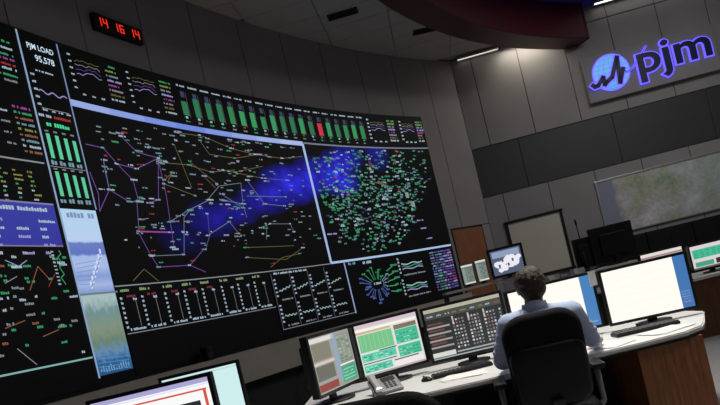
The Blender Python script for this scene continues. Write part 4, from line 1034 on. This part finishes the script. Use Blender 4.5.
monitor('monitor', 'narrow pale monitor on the rear shelf nearest the brown door', pp(460, 268, 9.2), pp(472.5, 264, 9.25), 1.30, 1.62, pr_pale, RZ, thick=.04, bez=.012)
monitor('monitor', 'narrow pale monitor between its twin and the mottled screen', pp(474.2, 264, 9.2), pp(486, 261, 9.2), 1.30, 1.64, pr_pale, RZ, thick=.04, bez=.012)
monitor('monitor', 'black framed screen with mottled white picture left of the man\'s head', pp(488, 259, 9.02), pp(523, 250, 8.98), 1.29, 1.74, pr_blotch, RZ, thick=.06, bez=.04)
# black items on the low shelf
LZS = 1.0775
def back_monitor(x0, x1, z1, D, label, z0=None, base=LZS):
    c0, c1 = at(x0, 240, D), at(x1, 240-(x1-x0)*.24, D); L = c1.x-c0.x; e = empty('monitor', ((c0.x+c1.x)/2, D, base)); h = z1-base; z0 = z0 or .05
    bm = bmesh.new(); add_box(bm, (0, 0, z0+(h-z0)/2), (L, .05, h-z0), bev=.012); add_box(bm, (0, -.045, z0+(h-z0)*.48), (L*.6, .05, (h-z0)*.6), bev=.015); bm_obj('housing', bm, M_BLACK, e)
    box('screen', (0, .027, z0+(h-z0)/2), (L-.05, .004, h-z0-.05), M_SCREEN, e)
    box('neck', (0, -.05, (z0+h*.4)/2), (.07, .025, z0+h*.4), M_BLACK, e, .004); box('foot', (0, 0, .008), (.26, .2, .015), M_BLACK, e, .004)
    tag(e, label, 'monitor'); return e
back_monitor(589, 632, 1.70, 9.3, 'large black monitor turned away, in front of the wall map')
o = back_monitor(571, 588, 1.60, 9.35, 'narrow black monitor turned away beside the pale board')
mic = empty('gooseneck_microphone', (at(583, 245, 9.15).x-.02, 9.15, LZS)); q = at(581, 218, 9.15)
cyl('base', (0, 0, 0), (0, 0, .03), .05, M_BLACK, mic); tube('stem', [(0, 0, .03), (0, 0, .3), (-.01, 0, q.z-LZS-.08)], .009, M_BLACK, mic); cyl('capsule', (-.01, 0, q.z-LZS-.09), (-.012, 0, q.z-LZS), .016, M_BLACK, mic)
tag(mic, 'thin black gooseneck microphone upright before the back wall', 'microphone')
for k, (x, y, w_, h_, m, lab) in enumerate(((551, 274, .16, .07, M_PAPER, 'small white document tray on the rear shelf near the man\'s head'), (562, 271, .14, .06, M_GREYP, 'small grey desk box in the middle of the rear shelf'), (576, 268, .15, .08, M_PAPER, 'small white folder tray on the rear shelf near the black monitors'))):
    q = at(x, y, 9.2); e = empty('desk_tray', (q.x, 9.18, LZS)); bm = bmesh.new(); add_box(bm, (0, 0, .008), (w_, .2, .015)); add_box(bm, (-w_/2, 0, h_/2), (.008, .2, h_)); add_box(bm, (w_/2, 0, h_/2), (.008, .2, h_)); add_box(bm, (0, .1, h_/2), (w_, .008, h_)); bm_obj('tray', bm, m, e); box('sheet', (0, 0, .025), (w_*.8, .17, .01), M_PAPER, e)
    tag(e, lab, 'tray')
# black cabinets along the back wall under the map
for k in range(6):
    t0 = mL-.35+k*1.0; t1 = t0+.985
    if t1 > TB1-.1: break
    c0 = BP((t0+t1)/2, 0, .32); e = empty('low_cabinet', c0, yaw_b); H = 1.52
    box('body', (0, .01, H/2), (t1-t0, .56, H), M_BLACK, e, .006)
    for sx in (-1, 1):
        d_ = box('cabinet_door', (sx*(t1-t0)/4, -.278, H/2), ((t1-t0)/2-.01, .018, H-.06), M_BLACK, e, .004); box('handle', (sx*.03, -.295, H*.6), (.012, .02, .14), M_DARKM, d_)
    tag(e, 'black two-door cabinet under the wall map, ' + ('first', 'second', 'third', 'fourth', 'fifth', 'sixth')[k]+' from the pale board', 'cabinet', 'cabinets along the back wall')
# speaker on the ledge under the screens
s_, z_ = S(199, 366)
sp = empty('loudspeaker', W(s_, 1.13, .2), 0); sp.rotation_euler = (0, 0, -PI/2+ (s_/WR)*-1 + PI/2 + PI/2)
box('cabinet', (0, 0, .09), (.13, .11, .18), M_BLACK, sp, .008); cyl('driver', (0, -.058, .07), (0, -.052, .07), .045, M_DARKM, sp); cyl('tweeter', (0, -.058, .14), (0, -.052, .14), .02, M_DARKM, sp)
tag(sp, 'small black loudspeaker on the ledge below the video wall', 'loudspeaker')

# cable hanging below the ledge
s0, z0_ = S(292, 372); pts = [W(s0, .72, .33), W(s0, .69, .34), W(s0+.02, .4, .33), W(s0+.05, .03, .36), W(s0+.25, .012, .5)]
e = empty('cable', pts[-1]); o = tube('cord', pts, .012, M_GREYP, e); o.matrix_parent_inverse = Matrix.Translation(-Vector(e.location))
q = box('wall_clip', W(s0, .72, .325), (.05, .05, .05), M_GREYP, e, .005); q.matrix_parent_inverse = Matrix.Translation(-Vector(e.location))
tag(e, 'thin grey cable hanging from the ledge left of the angled monitor', 'cable')
